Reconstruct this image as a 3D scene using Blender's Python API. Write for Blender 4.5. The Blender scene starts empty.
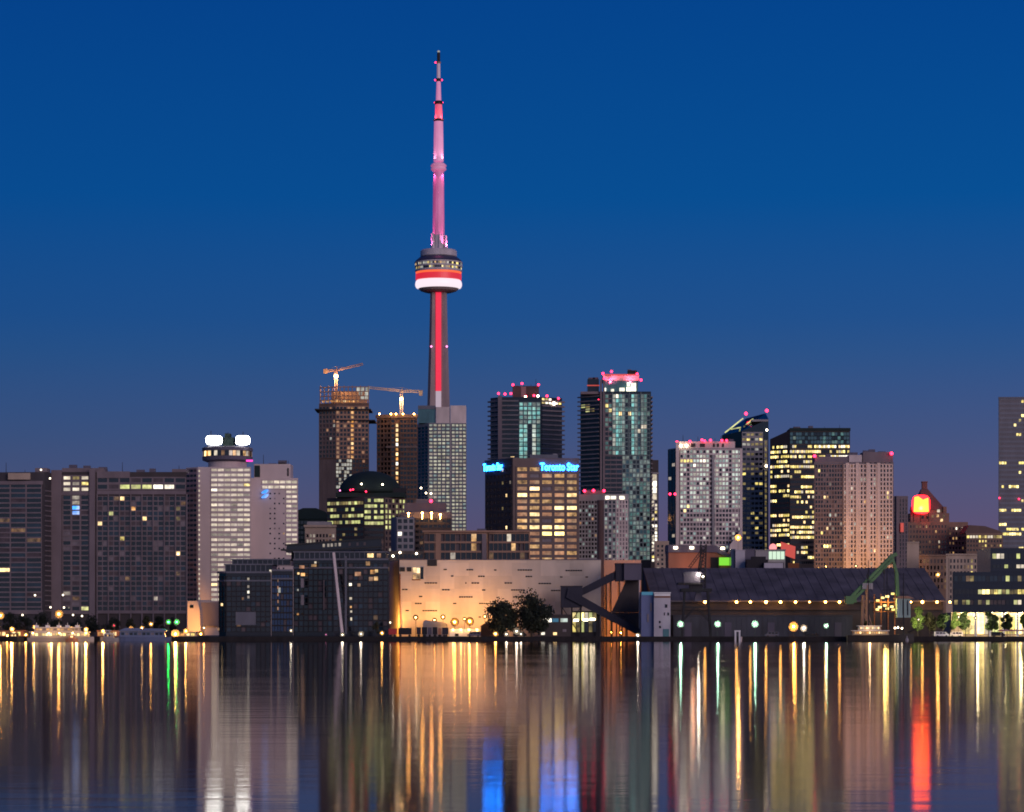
import bpy, math, random
from mathutils import Vector, Matrix
R = math.radians
S = bpy.context.scene
COL = S.collection

# ------------------------------------------------------------------ camera
F, HC, HY = 2750.0, 3.3, 632.0            # focal length in pixels, eye height (m), horizon row
cam = bpy.data.cameras.new('camera'); cam_o = bpy.data.objects.new('camera', cam); COL.objects.link(cam_o)
cam_o.location = (0, 0, HC); cam_o.rotation_euler = (math.pi/2, 0, 0)
cam.sensor_width = 36; cam.lens = F*36/1024; cam.shift_y = (HY-406)/1024
cam.clip_start = 1; cam.clip_end = 60000
S.camera = cam_o

# ------------------------------------------------------------------ sky, dawn glow, exposure
SUN_EL, SUN_YAW = 9.0, 32.0               # the dawn glow is behind the camera, to its right
w = bpy.data.worlds.new('World'); S.world = w; w.use_nodes = True
nt = w.node_tree; nt.nodes.clear()
out = nt.nodes.new('ShaderNodeOutputWorld'); bg = nt.nodes.new('ShaderNodeBackground')
sky = nt.nodes.new('ShaderNodeTexSky'); sky.sky_type = 'NISHITA'; sky.sun_disc = False
sky.sun_elevation = R(2.0); sky.sun_rotation = R(180-SUN_YAW); sky.ozone_density = 4.0; sky.dust_density = 0.3
tc = nt.nodes.new('ShaderNodeTexCoord'); sep = nt.nodes.new('ShaderNodeSeparateXYZ')
rmp = nt.nodes.new('ShaderNodeValToRGB'); mix = nt.nodes.new('ShaderNodeMix'); mix.data_type = 'RGBA'
nt.links.new(tc.outputs['Generated'], sep.inputs[0]); nt.links.new(sep.outputs['Z'], rmp.inputs[0])
def lin(r, g, b):
    f = lambda c: c/12.92 if c <= .04045 else ((c+.055)/1.055)**2.4
    return (f(r/255), f(g/255), f(b/255), 1)
stops = [(0.0, lin(98, 76, 104)), (.026, lin(92, 79, 112)), (.05, lin(78, 82, 122)), (.07, lin(63, 82, 129)), (.1, lin(40, 81, 138)),
         (.113, lin(29, 79, 142)), (.155, lin(2, 77, 148)), (.224, lin(0, 67, 142)), (.6, lin(0, 42, 100))]
e = rmp.color_ramp.elements
e[0].position, e[0].color = stops[0]; e[1].position, e[1].color = stops[-1]
for p, c in stops[1:-1]:
    x = e.new(p); x.color = c
scl = nt.nodes.new('ShaderNodeVectorMath'); scl.operation = 'SCALE'; scl.inputs['Scale'].default_value = 10.0
# the sky is a little paler and pinker towards the right (north)
hz = nt.nodes.new('ShaderNodeVectorMath'); hz.operation = 'MULTIPLY_ADD'; hz.inputs[1].default_value = (1.1, .35, .2); hz.inputs[2].default_value = (1, 1, 1)
hm = nt.nodes.new('ShaderNodeVectorMath'); hm.operation = 'MULTIPLY'
nt.links.new(sep.outputs['X'], hz.inputs[0]); nt.links.new(hz.outputs[0], hm.inputs[0]); nt.links.new(rmp.outputs[0], hm.inputs[1])
# dawn brightens low behind the camera
dm = nt.nodes.new('ShaderNodeMapRange'); dm.interpolation_type = 'SMOOTHSTEP'; dm.inputs[1].default_value = .25; dm.inputs[2].default_value = -1.0; dm.inputs[3].default_value = 0; dm.inputs[4].default_value = 1
dz = nt.nodes.new('ShaderNodeMapRange'); dz.interpolation_type = 'SMOOTHSTEP'; dz.inputs[1].default_value = .55; dz.inputs[2].default_value = -.02; dz.inputs[3].default_value = 0; dz.inputs[4].default_value = 1
nt.links.new(sep.outputs['Y'], dm.inputs[0]); nt.links.new(sep.outputs['Z'], dz.inputs[0])
dd_ = nt.nodes.new('ShaderNodeMath'); dd_.operation = 'MULTIPLY'; nt.links.new(dm.outputs[0], dd_.inputs[0]); nt.links.new(dz.outputs[0], dd_.inputs[1])
dc = nt.nodes.new('ShaderNodeVectorMath'); dc.operation = 'SCALE'; dc.inputs[0].default_value = (.24, .28, .36); nt.links.new(dd_.outputs[0], dc.inputs['Scale'])
da = nt.nodes.new('ShaderNodeVectorMath'); da.operation = 'ADD'; nt.links.new(hm.outputs[0], da.inputs[0]); nt.links.new(dc.outputs[0], da.inputs[1])
nt.links.new(da.outputs[0], scl.inputs[0])
mix.inputs[0].default_value = .94
nt.links.new(sky.outputs[0], mix.inputs[6]); nt.links.new(scl.outputs[0], mix.inputs[7])
nt.links.new(mix.outputs[2], bg.inputs[0]); bg.inputs[1].default_value = .1
nt.links.new(bg.outputs[0], out.inputs[0])
sun = bpy.data.lights.new('dawn_glow', 'SUN'); sun.energy = 1.4; sun.angle = R(36); sun.color = (1, .76, .73)
sun_o = bpy.data.objects.new('dawn_glow', sun); COL.objects.link(sun_o)
sun_o.rotation_euler = (R(90-SUN_EL), 0, R(SUN_YAW))
S.view_settings.view_transform = 'Standard'; S.view_settings.look = 'None'; S.view_settings.gamma = 1
S.view_settings.exposure = 0.0; S.view_settings.use_curve_mapping = False
S.cycles.use_denoising = True; S.cycles.max_bounces = 6; S.cycles.sample_clamp_indirect = 20
S.cycles.use_light_tree = True; S.cycles.filter_width = 1.8

# ------------------------------------------------------------------ pixel <-> place
def X(px, D): return (px-512)/F*D
def Z(py, D): return HC+(HY-py)/F*D
def P(px, py, D): return Vector((X(px, D), D, Z(py, D)))
GZ = 1.5                                  # height of the quay above the water

# ------------------------------------------------------------------ materials
MATS = {}
def mat(name, rgb, rough=.7, metal=0, var=.12, scale=.15, emit=None, es=0, sampling='AUTO'):
    if name in MATS: return MATS[name]
    m = bpy.data.materials.new(name); m.use_nodes = True; n = m.node_tree; b = n.nodes['Principled BSDF']
    b.inputs['Base Color'].default_value = (*rgb, 1); b.inputs['Roughness'].default_value = rough
    b.inputs['Metallic'].default_value = metal
    if var:
        g = n.nodes.new('ShaderNodeNewGeometry'); t = n.nodes.new('ShaderNodeTexNoise')
        t.inputs['Scale'].default_value = scale; t.inputs['Detail'].default_value = 6
        mp = n.nodes.new('ShaderNodeMapping'); mp.inputs['Scale'].default_value = (1, 1, .35)
        n.links.new(g.outputs['Position'], mp.inputs[0]); n.links.new(mp.outputs[0], t.inputs['Vector'])
        r = n.nodes.new('ShaderNodeMapRange'); r.inputs[1].default_value = .3; r.inputs[2].default_value = .7
        r.inputs[3].default_value = 1-var*1.6; r.inputs[4].default_value = 1+var
        n.links.new(t.outputs[0], r.inputs[0])
        v = n.nodes.new('ShaderNodeVectorMath'); v.operation = 'SCALE'; v.inputs[0].default_value = rgb
        n.links.new(r.outputs[0], v.inputs['Scale']); n.links.new(v.outputs[0], b.inputs['Base Color'])
    if emit:
        b.inputs['Emission Color'].default_value = (*emit, 1); b.inputs['Emission Strength'].default_value = es
    m.cycles.emission_sampling = sampling
    MATS[name] = m; return m
def lit(name, rgb, s, contrast=.8):
    """a lit window: a room seen through the pane, brighter and darker in places"""
    if name in MATS: return MATS[name]
    m = mat(name, (.02, .02, .025), .15, var=0, emit=rgb, es=s, sampling='NONE'); n = m.node_tree; b = n.nodes['Principled BSDF']
    g = n.nodes.new('ShaderNodeNewGeometry'); t = n.nodes.new('ShaderNodeTexNoise'); t.inputs['Scale'].default_value = .45
    t.inputs['Detail'].default_value = 3
    n.links.new(g.outputs['Position'], t.inputs['Vector'])
    r = n.nodes.new('ShaderNodeMapRange'); r.inputs[1].default_value = .3; r.inputs[2].default_value = .7
    r.inputs[3].default_value = s*(1-contrast); r.inputs[4].default_value = s*(1+contrast)
    n.links.new(t.outputs[0], r.inputs[0])
    oi = n.nodes.new('ShaderNodeObjectInfo'); a = n.nodes.new('ShaderNodeMapRange'); a.inputs[3].default_value = .65; a.inputs[4].default_value = 1.35
    n.links.new(oi.outputs['Random'], a.inputs[0])
    t2 = n.nodes.new('ShaderNodeTexNoise'); t2.inputs['Scale'].default_value = .21; t2.inputs['Detail'].default_value = 1
    n.links.new(g.outputs['Position'], t2.inputs['Vector'])
    r2 = n.nodes.new('ShaderNodeMapRange'); r2.inputs[1].default_value = .42; r2.inputs[2].default_value = .68; r2.inputs[4].default_value = .75
    n.links.new(t2.outputs[0], r2.inputs[0])
    mc = n.nodes.new('ShaderNodeMix'); mc.data_type = 'RGBA'; mc.inputs[6].default_value = (*rgb, 1)
    av = [.5*c+.5*d for c, d in zip(rgb, (1, .8, .5))]; mc.inputs[7].default_value = (*av, 1)
    n.links.new(r2.outputs[0], mc.inputs[0]); n.links.new(mc.outputs[2], b.inputs['Emission Color'])
    mu = n.nodes.new('ShaderNodeMath'); mu.operation = 'MULTIPLY'
    n.links.new(r.outputs[0], mu.inputs[0]); n.links.new(a.outputs[0], mu.inputs[1])
    n.links.new(mu.outputs[0], b.inputs['Emission Strength']); return m
def glow(name, rgb, s): return mat('glow_'+name, (.05, .05, .05), .4, var=0, emit=rgb, es=s)

mat('glass_dark', (.006, .01, .016), .06, var=.3)
mat('glass_blue', (.012, .03, .05), .06, var=.3)
mat('glass_teal', (.06, .16, .18), .15, var=.3)
mat('blind_pale', (.2, .17, .19), .6, var=.25, scale=.4)
mat('blind_mauve', (.08, .06, .07), .6, var=.25, scale=.4)
lit('lit_warm_dim', (1, .5, .2), .13); lit('lit_warm', (1, .55, .2), .55); lit('lit_warm_bright', (1, .66, .28), 1.8, .5)
lit('lit_amber_dim', (1, .47, .24), .36, .5); lit('lit_amber', (1, .42, .08), .75)
lit('lit_yellow', (1, .78, .2), 1.0); lit('lit_yellow_dim', (1, .75, .25), .18); lit('lit_yellow_bright', (1, .78, .24), 2.4, .4)
lit('lit_green_yellow', (.82, .86, .3), .7, .4); lit('lit_white', (1, .86, .66), .75, .4); lit('lit_white_dim', (1, .85, .7), .32, .5)
lit('lit_white_bright', (1, .92, .75), 1.8, .4); lit('lit_cool', (.8, .95, .85), .6, .5); lit('lit_cool_dim', (.7, .95, .92), .24, .6)
lit('lit_teal', (.33, .9, .86), .5, .6); lit('lit_teal_dim', (.3, .75, .72), .2, .6); lit('lit_blue', (.05, .3, 1), 1.6, .3); lit('lit_hotel', (1, .83, .68), .62, .3)
lit('lit_slab', (.92, .9, .68), .4, .6); lit('lit_pale', (.9, .9, .8), .42, .5)
for nm in ('glass_dark', 'glass_blue', 'glass_teal'): MATS[nm].node_tree.nodes['Principled BSDF'].inputs['IOR'].default_value = 1.58
BRIGHT = {'glass_dark': 0, 'glass_blue': 0, 'glass_teal': 0, 'blind_mauve': 1, 'blind_pale': 1}

# ------------------------------------------------------------------ mesh builder
class MB:
    def __init__(s): s.v = []; s.f = []; s.m = []; s.cur = 0
    def add(s, vs, fs):
        o = len(s.v); s.v += [tuple(p) for p in vs]; s.f += [tuple(i+o for i in f) for f in fs]; s.m += [s.cur]*len(fs)
    def box(s, x0, x1, y0, y1, z0, z1):
        s.add([(x0,y0,z0),(x1,y0,z0),(x1,y1,z0),(x0,y1,z0),(x0,y0,z1),(x1,y0,z1),(x1,y1,z1),(x0,y1,z1)],
              [(0,3,2,1),(4,5,6,7),(0,1,5,4),(1,2,6,5),(2,3,7,6),(3,0,4,7)])
    def obox(s, A, u, n, u0, u1, d0, d1, z0, z1):
        """box in a facade's frame: along u, out along n"""
        q = lambda a, d, z: (A[0]+u[0]*a+n[0]*d, A[1]+u[1]*a+n[1]*d, z)
        s.add([q(u0,d1,z0),q(u1,d1,z0),q(u1,d0,z0),q(u0,d0,z0),q(u0,d1,z1),q(u1,d1,z1),q(u1,d0,z1),q(u0,d0,z1)],
              [(0,3,2,1),(4,5,6,7),(0,1,5,4),(1,2,6,5),(2,3,7,6),(3,0,4,7)])
    def prism(s, pts, z0, z1, tops=None):
        """pts: 2-D ring seen counter-clockwise from above; tops: optional top height per point"""
        n = len(pts); t = tops or [z1]*n
        s.add([(p[0],p[1],z0) for p in pts]+[(p[0],p[1],t[i]) for i, p in enumerate(pts)],
              [tuple(range(n))[::-1], tuple(range(n, 2*n))]+[(i, (i+1) % n, n+(i+1) % n, n+i) for i in range(n)])
    def slab(s, pts, y0, y1):
        """outline in the x-z plane (counter-clockwise as seen by the camera), from depth y0 to y1"""
        n = len(pts)
        s.add([(p[0],y0,p[1]) for p in pts]+[(p[0],y1,p[1]) for p in pts],
              [tuple(range(n)), tuple(range(n, 2*n))[::-1]]+[((i+1) % n, i, n+i, n+(i+1) % n) for i in range(n)])
    def tube(s, a, b, r0, r1=None, k=8):
        a, b = Vector(a), Vector(b); r1 = r0 if r1 is None else r1
        d = (b-a).normalized(); x = d.orthogonal().normalized(); y = d.cross(x)
        vs = [a+(x*math.cos(t)+y*math.sin(t))*r0 for t in [2*math.pi*i/k for i in range(k)]]
        vs += [b+(x*math.cos(t)+y*math.sin(t))*r1 for t in [2*math.pi*i/k for i in range(k)]]
        s.add(vs, [tuple(range(k))[::-1], tuple(range(k, 2*k))]+[(i, (i+1) % k, k+(i+1) % k, k+i) for i in range(k)])
    def beam(s, a, b, w, h):
        """straight square beam between two points"""
        a, b = Vector(a), Vector(b); d = (b-a).normalized()
        x = d.cross(Vector((0,0,1)));  x = Vector((1,0,0)) if x.length < 1e-4 else x.normalized()
        y = x.cross(d)
        c = [(-1,-1),(1,-1),(1,1),(-1,1)]
        s.add([a+x*w/2*i+y*h/2*j for i, j in c]+[b+x*w/2*i+y*h/2*j for i, j in c],
              [(0,3,2,1),(4,5,6,7),(0,1,5,4),(1,2,6,5),(2,3,7,6),(3,0,4,7)])
    def lathe(s, c, prof, k=32):
        """prof: (radius, z) from the bottom up"""
        vs = [(c[0]+r*math.cos(2*math.pi*i/k), c[1]+r*math.sin(2*math.pi*i/k), z) for r, z in prof for i in range(k)]
        n = len(prof)
        s.add(vs, [tuple(range(k))[::-1], tuple(range((n-1)*k, n*k))]+
              [(j*k+i, j*k+(i+1) % k, (j+1)*k+(i+1) % k, (j+1)*k+i) for j in range(n-1) for i in range(k)])
    def ball(s, c, r, k=10, sz=1.0):
        n = k//2
        s.lathe(c, [(max(.001, r*math.sin(math.pi*j/n)), c[2]-r*sz*math.cos(math.pi*j/n)) for j in range(n+1)], k)
    def mesh(s, name, org=(0,0,0)):
        m = bpy.data.meshes.new(name); ox, oy, oz = org
        m.from_pydata([(a-ox, b-oy, c-oz) for a, b, c in s.v], [], s.f); return m
    def build(s, name, mats, parent=None, smooth=False, kind=None, label=None):
        org = PLACE.get(parent.name, (0,0,0)) if parent else (0,0,0)
        if not parent and s.v:
            xs = [v[0] for v in s.v]; ys = [v[1] for v in s.v]; org = ((min(xs)+max(xs))/2, (min(ys)+max(ys))/2, min(v[2] for v in s.v))
        m = s.mesh(name, org); mats = mats if isinstance(mats, (list, tuple)) else [mats]
        for k in mats: m.materials.append(MATS[k] if isinstance(k, str) else k)
        m.polygons.foreach_set('material_index', s.m)
        if smooth: m.polygons.foreach_set('use_smooth', [True]*len(s.f))
        o = bpy.data.objects.new(name, m); COL.objects.link(o)
        if parent: o.parent = parent; PLACE[o.name] = org
        else: o.location = org; PLACE[o.name] = org
        if kind: o['kind'] = kind
        if label: o['label'] = label
        return o
PLACE = {}                                 # where each root (or part) has its origin
def thing(name, label, cat, at, group=None):
    o = bpy.data.objects.new(name, None); COL.objects.link(o); o.location = at; o.empty_display_size = .5
    PLACE[o.name] = tuple(at); o['label'] = label; o['category'] = cat
    if group: o['group'] = group
    return o
def tag(o, label, cat, group=None):
    o['label'] = label; o['category'] = cat
    if group: o['group'] = group
    return o
def lamp_light(name, parent, at, power, rgb, rad=.5, spot=None, aim=None):
    l = bpy.data.lights.new(name, 'SPOT' if spot else 'POINT'); l.energy = power; l.color = rgb; l.shadow_soft_size = rad
    if spot: l.spot_size = R(spot); l.spot_blend = .8
    o = bpy.data.objects.new(name, l); COL.objects.link(o); o.parent = parent
    org = PLACE.get(parent.name, (0,0,0)); o.location = Vector(at)-Vector(org)
    if aim: o.rotation_euler = (Vector(aim)-Vector(at)).to_track_quat('-Z', 'Y').to_euler()
    return o

# ------------------------------------------------------------------ buildings
PANE = {}
class Bld:
    """chain: front corners (pixel column, metres further back than D) from left to right"""
    def __init__(s, name, label, D, chain, ytop, wall, depth=28, cat='building', group=None, cap=100, seed=1, ybase=None, tops=None):
        s.D = D; s.chain = chain; s.cap = cap; s.rng = random.Random(seed)
        s.pts = [(X(px, D+d), D+d) for px, d in chain]
        s.z0 = GZ if ybase is None else Z(ybase, D); s.z1 = Z(ytop, D)
        cx = sum(p[0] for p in s.pts)/len(s.pts); s.root = thing(name, label, cat, (cx, D+depth/2, s.z0), group)
        s.wall = MB(); s.mats = wall if isinstance(wall, list) else [wall]; s.panes = []
        a, b = s.pts[0], s.pts[-1]
        yb = max(a[1], b[1], D)+depth; s.ring = s.pts+[(b[0]*(yb/b[1] if b[0] < 0 else 1), yb), (a[0]*(yb/a[1] if a[0] > 0 else 1), yb)]
        s.wall.prism(s.ring, s.z0, s.z1, [Z(tops.get(i, ytop), D) for i in range(len(s.ring))] if tops else None)
    def frame(s, seg):
        A, B = s.pts[seg], s.pts[seg+1]; L = math.hypot(B[0]-A[0], B[1]-A[1])
        u = ((B[0]-A[0])/L, (B[1]-A[1])/L); return A, u, (u[1], -u[0]), L
    def uat(s, seg, px):
        A, B = s.pts[seg], s.pts[seg+1]; k = (px-512)/F
        dx, dy = B[0]-A[0], B[1]-A[1]; t = (k*A[1]-A[0])/(dx-k*dy); return t*math.hypot(dx, dy)
    def z(s, py): return Z(py, s.D)
    def face(s, seg, pa, pb, ya, yb, nc, nr, pick, fw=.7, fh=.6, proud=.3, piers=True, bands=True, mi=0, jitter=0):
        A, u, n, L = s.frame(seg); ua, ub = s.uat(seg, pa), s.uat(seg, pb); z1, z0 = s.z(ya), s.z(yb)
        cw, ch = (ub-ua)/nc, (z1-z0)/nr; ang = math.atan2(u[1], u[0]); s.wall.cur = mi
        if piers and fw < .995:
            for c in range(nc+1):
                h = (1-fw)*cw/2; a, b = max(ua, ua+c*cw-h), min(ub, ua+c*cw+h)
                s.wall.obox(A, u, n, a, b, 0, proud, z0, z1)
        if bands and fh < .995:
            for r in range(nr+1):
                h = (1-fh)*ch/2; a, b = max(z0, z0+r*ch-h), min(z1, z0+r*ch+h)
                s.wall.obox(A, u, n, ua, ub, 0, proud+.06, a, b)
        s.wall.cur = 0
        for r in range(nr):
            for c in range(nc):
                k = pick(r, c, s.rng)
                if not k: continue
                uc = ua+(c+.5)*cw; zc = z1-(r+.5)*ch
                s.panes.append(((A[0]+u[0]*uc, A[1]+u[1]*uc, zc), ang, round(fw*cw*.98, 2), round(fh*ch*.98, 2), k, n))
    def strip(s, seg, pa, pb, ya, yb, d0=0, d1=.5, mi=0):
        A, u, n, L = s.frame(seg); s.wall.cur = mi
        s.wall.obox(A, u, n, s.uat(seg, pa), s.uat(seg, pb), d0, d1, s.z(yb), s.z(ya)); s.wall.cur = 0
    def block(s, name, pa, pb, ya, yb, d0, d1, m):
        """a box on the roof, from depth d0 to d1 behind the front"""
        b = MB(); D = s.D+d0; b.box(X(pa, D), X(pb, D), D, s.D+d1, Z(yb, D), Z(ya, D)); return b.build(name, m, s.root)
    def part(s, name, mb, m, **k): return mb.build(name, m, s.root, **k)
    def balconies(s, segs, rows, out=1.5, th=.45, m='concrete_mauve', pa=None, pb=None, rail=True):
        """one slab per storey along the given front segments; rows = pixel rows"""
        for y in rows:
            b = MB(); zz = s.z(y)
            for g in segs:
                A, u, n, L = s.frame(g)
                a = s.uat(g, pa) if pa is not None and g == segs[0] else -out*.8
                e = s.uat(g, pb) if pb is not None and g == segs[-1] else L+out*.8
                b.obox(A, u, n, a, e, -.0, out+.01*g, zz-th/2, zz+th/2)
            b.build('balcony', m, s.root)
    def warning(s, spots, rgb='red', r=.85, d=4):
        for px, py in spots:
            b = MB(); p = P(px, py, s.D+d); b.ball(p, r*.72, 10)
            b.build('warning_light', 'glow_'+rgb, s.root)
    def done(s):
        s.wall.build('wall', s.mats, s.root)
        score = lambda p: (BRIGHT.get(p[4], 2)+(p[4].endswith('bright')) - .5*p[4].endswith('dim'), p[2]*p[3], s.rng.random())
        ps = sorted(s.panes, key=score, reverse=True); org = Vector(PLACE[s.root.name])
        for pos, ang, pw, ph, k, n in ps[:s.cap]:
            key = (pw, ph, k)
            if key not in PANE:
                b = MB(); b.box(-pw/2, pw/2, -.08, 0, -ph/2, ph/2); me = b.mesh('window'); me.materials.append(MATS[k]); PANE[key] = me
            o = bpy.data.objects.new('window', PANE[key]); COL.objects.link(o); o.parent = s.root
            o.location = Vector(pos)-org; o.rotation_euler = (0, 0, ang)
        if len(ps) > s.cap:
            b = MB(); names = []
            for pos, ang, pw, ph, k, n in ps[s.cap:]:
                if k not in names: names.append(k)
                b.cur = names.index(k); u = (math.cos(ang), math.sin(ang))
                b.obox(pos, u, n, -pw/2, pw/2, 0, .08, pos[2]-ph/2, pos[2]+ph/2)
            b.build('window', names, s.root, kind='stuff')
        return s
def mixpick(table, special=None):
    """table: [(material, weight)]; special: {(row, col): material}"""
    ks = [k for k, _ in table]; ws = [v for _, v in table]
    def f(r, c, rng):
        k = rng.choices(ks, ws)[0]
        if special and (r, c) in special: k = special[(r, c)]
        return k
    return f
def runs(on, off, p, q=.0):
    """office floors: whole stretches of a floor lit or dark together"""
    mem = {}
    def f(r, c, rng):
        key = (r, c//3)
        if key not in mem: mem[key] = rng.random() < (p(r) if callable(p) else p)
        if mem[key]: return rng.choice(on) if rng.random() > q else off
        return off if rng.random() > .04 else rng.choice(on)
    return f

for nm, c, ro in [('concrete_mauve', (.185, .145, .16), .8), ('concrete_dark', (.05, .042, .05), .8), ('concrete_pink', (.6, .5, .48), .8),
        ('concrete_brown', (.15, .085, .06), .85), ('concrete_grey', (.3, .28, .29), .8), ('slab_bluegrey', (.12, .125, .16), .7), ('brown_clad', (.15, .105, .095), .7),
        ('brown_dark', (.045, .034, .036), .7), ('glass_wall', (.012, .014, .022), .1), ('balcony_grey', (.2, .175, .19), .8), ('teal_frame', (.14, .2, .2), .5), ('green_dark', (.008, .022, .022), .85),
        ('stone_old', (.22, .14, .105), .85), ('stone_roof', (.13, .08, .07), .8), ('beige', (.42, .32, .25), .85), ('corus_blue', (.006, .011, .026), .1),
        ('refinery_white', (.62, .5, .44), .75), ('refinery_end', (.55, .42, .3), .8), ('brick_orange', (.36, .16, .1), .85), ('steel_dark', (.02, .019, .025), .9),
        ('steel_mauve', (.11, .1, .14), .9), ('conveyor', (.03, .03, .048), .9), ('roof_dark', (.15, .11, .1), .8), ('silo_blue', (.1, .13, .28), .5),
        ('silo_white', (.45, .42, .48), .6), ('black', (.012, .012, .014), .6), ('white_paint', (.75, .73, .74), .4), ('pink_wall', (.6, .32, .22), .8),
        ('crane_green', (.07, .19, .06), .45), ('chimney_brown', (.085, .05, .05), .9), ('wood_deck', (.3, .24, .18), .8), ('bark', (.05, .035, .025), .9),
        ('red_paint', (.5, .03, .03), .5), ('boat_white', (.36, .32, .3), .45), ('boat_blue', (.14, .17, .28), .4), ('hull_dark', (.012, .009, .009), .6), ('steel_pale', (.45, .42, .4), .5),
        ('teal_house', (.25, .36, .34), .6), ('frame_copper', (.33, .19, .13), .8), ('grey_blue', (.17, .18, .22), .8), ('curtain_blue', (.03, .06, .14), .2), ('rust', (.2, .07, .03), .9)]:
    mat(nm, c, ro)
mat('shed_roof', (.115, .1, .115), .85, var=.3, scale=.12)
mat('leaf_park', (.04, .07, .018), .8, var=.5, scale=.6)
mat('leaf_dark', (.016, .022, .01), .8, var=.5, scale=.6); mat('leaf_green', (.09, .15, .025), .8, var=.5, scale=.6)
mat('leaf_olive', (.05, .05, .018), .8, var=.5, scale=.6)
for nm, c, st in [('red', (1, .02, .07), 8), ('pink', (1, .25, .6), 3), ('sodium', (1, .4, .06), 150), ('sodium_small', (1, .44, .09), 70), ('white', (1, .88, .66), 130),
        ('white_small', (1, .82, .55), 14), ('mercury', (.4, 1, .6), 220), ('green', (.015, 1, .1), 110), ('floodlight', (1, .36, .04), 260), ('sign_white', (1, 1, .92), 12),
        ('sign_blue', (.012, .2, 1), 28), ('sign_core', (1, .085, .006), 13), ('sign_red', (1, .008, .015), 6), ('green_panel', (.3, 1, .06), .8), ('red_panel', (1, .1, .06), .55),
        ('tower_white', (1, .84, .93), 1.0), ('tower_red', (1, .02, .045), .7), ('tower_strip', (1, .012, .06), .9), ('tower_pale', (.8, .62, .75), .55), ('tower_orange', (1, .14, .04), 1.1),
        ('eave', (1, .43, .08), 45), ('wall', (1, .85, .62), 4), ('cyan', (.05, .35, .6), .35), ('crane_lamp', (1, .55, .18), 60), ('yard_yellow', (1, .75, .2), 1.6), ('quay_yellow', (1, .68, .14), 1.1), ('kiosk', (.75, 1, .75), .9),
        ('cabin', (1, .55, .2), 1.4), ('magenta', (.9, .05, .5), 1.5), ('pink_head', (1, .3, .3), 1.4)]:
    glow(nm, c, st)

# ------------------------------------------------------------------ the setting: water, land, quay
def structure(name, mb, m): return mb.build(name, m, None, kind='structure')
wm = bpy.data.materials.new('water'); wm.use_nodes = True; n = wm.node_tree; n.nodes.clear(); MATS['water'] = wm
wo = n.nodes.new('ShaderNodeOutputMaterial'); gl = n.nodes.new('ShaderNodeBsdfGlossy'); gl.distribution = 'BECKMANN'; gl.inputs['Roughness'].default_value = .085
gl.inputs['Color'].default_value = (.88, .85, .86, 1)
df = n.nodes.new('ShaderNodeBsdfDiffuse'); df.inputs['Color'].default_value = (.003, .006, .012, 1)
fr = n.nodes.new('ShaderNodeFresnel'); fr.inputs['IOR'].default_value = 1.333; mx = n.nodes.new('ShaderNodeMixShader')
n.links.new(fr.outputs[0], mx.inputs[0]); n.links.new(df.outputs[0], mx.inputs[1]); n.links.new(gl.outputs[0], mx.inputs[2]); n.links.new(mx.outputs[0], wo.inputs[0])
g = n.nodes.new('ShaderNodeNewGeometry')
def ripple(sc, st, dist):
    mp = n.nodes.new('ShaderNodeMapping'); mp.inputs['Scale'].default_value = sc
    tx = n.nodes.new('ShaderNodeTexNoise'); tx.inputs['Scale'].default_value = 1.0; tx.inputs['Detail'].default_value = 4
    bp = n.nodes.new('ShaderNodeBump'); bp.inputs['Strength'].default_value = st; bp.inputs['Distance'].default_value = dist
    n.links.new(g.outputs['Position'], mp.inputs[0]); n.links.new(mp.outputs[0], tx.inputs['Vector']); n.links.new(tx.outputs[0], bp.inputs['Height']); return bp
b1 = ripple((.02, .11, 1), .28, .06); b2 = ripple((.16, .7, 1), .35, .02)
n.links.new(b1.outputs[0], b2.inputs['Normal']); n.links.new(b2.outputs[0], gl.inputs['Normal'])
# calmer and more ruffled patches
mp = n.nodes.new('ShaderNodeMapping'); mp.inputs['Scale'].default_value = (.004, .02, 1); tx = n.nodes.new('ShaderNodeTexNoise'); tx.inputs['Detail'].default_value = 3
n.links.new(g.outputs['Position'], mp.inputs[0]); n.links.new(mp.outputs[0], tx.inputs['Vector']); tx.inputs['Scale'].default_value = 1
rr_ = n.nodes.new('ShaderNodeMapRange'); rr_.inputs[1].default_value = .35; rr_.inputs[2].default_value = .65; rr_.inputs[3].default_value = .07; rr_.inputs[4].default_value = .095
n.links.new(tx.outputs[0], rr_.inputs[0]); n.links.new(rr_.outputs[0], gl.inputs['Roughness'])
m = MB(); m.add([(-9000,-3000,0),(9000,-3000,0),(9000,1004,0),(-9000,1004,0)], [(0,1,2,3)]); structure('water', m, 'water')
mat('ground', (.06, .055, .05), .9, var=.2, scale=.02); mat('quay_stone', (.018, .015, .016), .95, var=.3, scale=.3)
m = MB(); m.add([(-30000,1001,GZ),(30000,1001,GZ),(30000,45000,GZ),(-30000,45000,GZ)], [(0,1,2,3)]); structure('ground', m, 'ground')
m = MB(); m.box(-9000, 9000, 1000, 1003, -4, GZ+.18); structure('quay', m, 'quay_stone')
m = MB(); m.box(X(636,1000), X(915,1000), 994, 999.9, -4, GZ-.1); structure('quay', m, 'quay_stone')
m = MB(); m.add([(-900,1006,GZ+.01),(900,1006,GZ+.01),(900,1016,GZ+.01),(-900,1016,GZ+.01)], [(0,1,2,3)]); structure('promenade', m, 'wood_deck')

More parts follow.
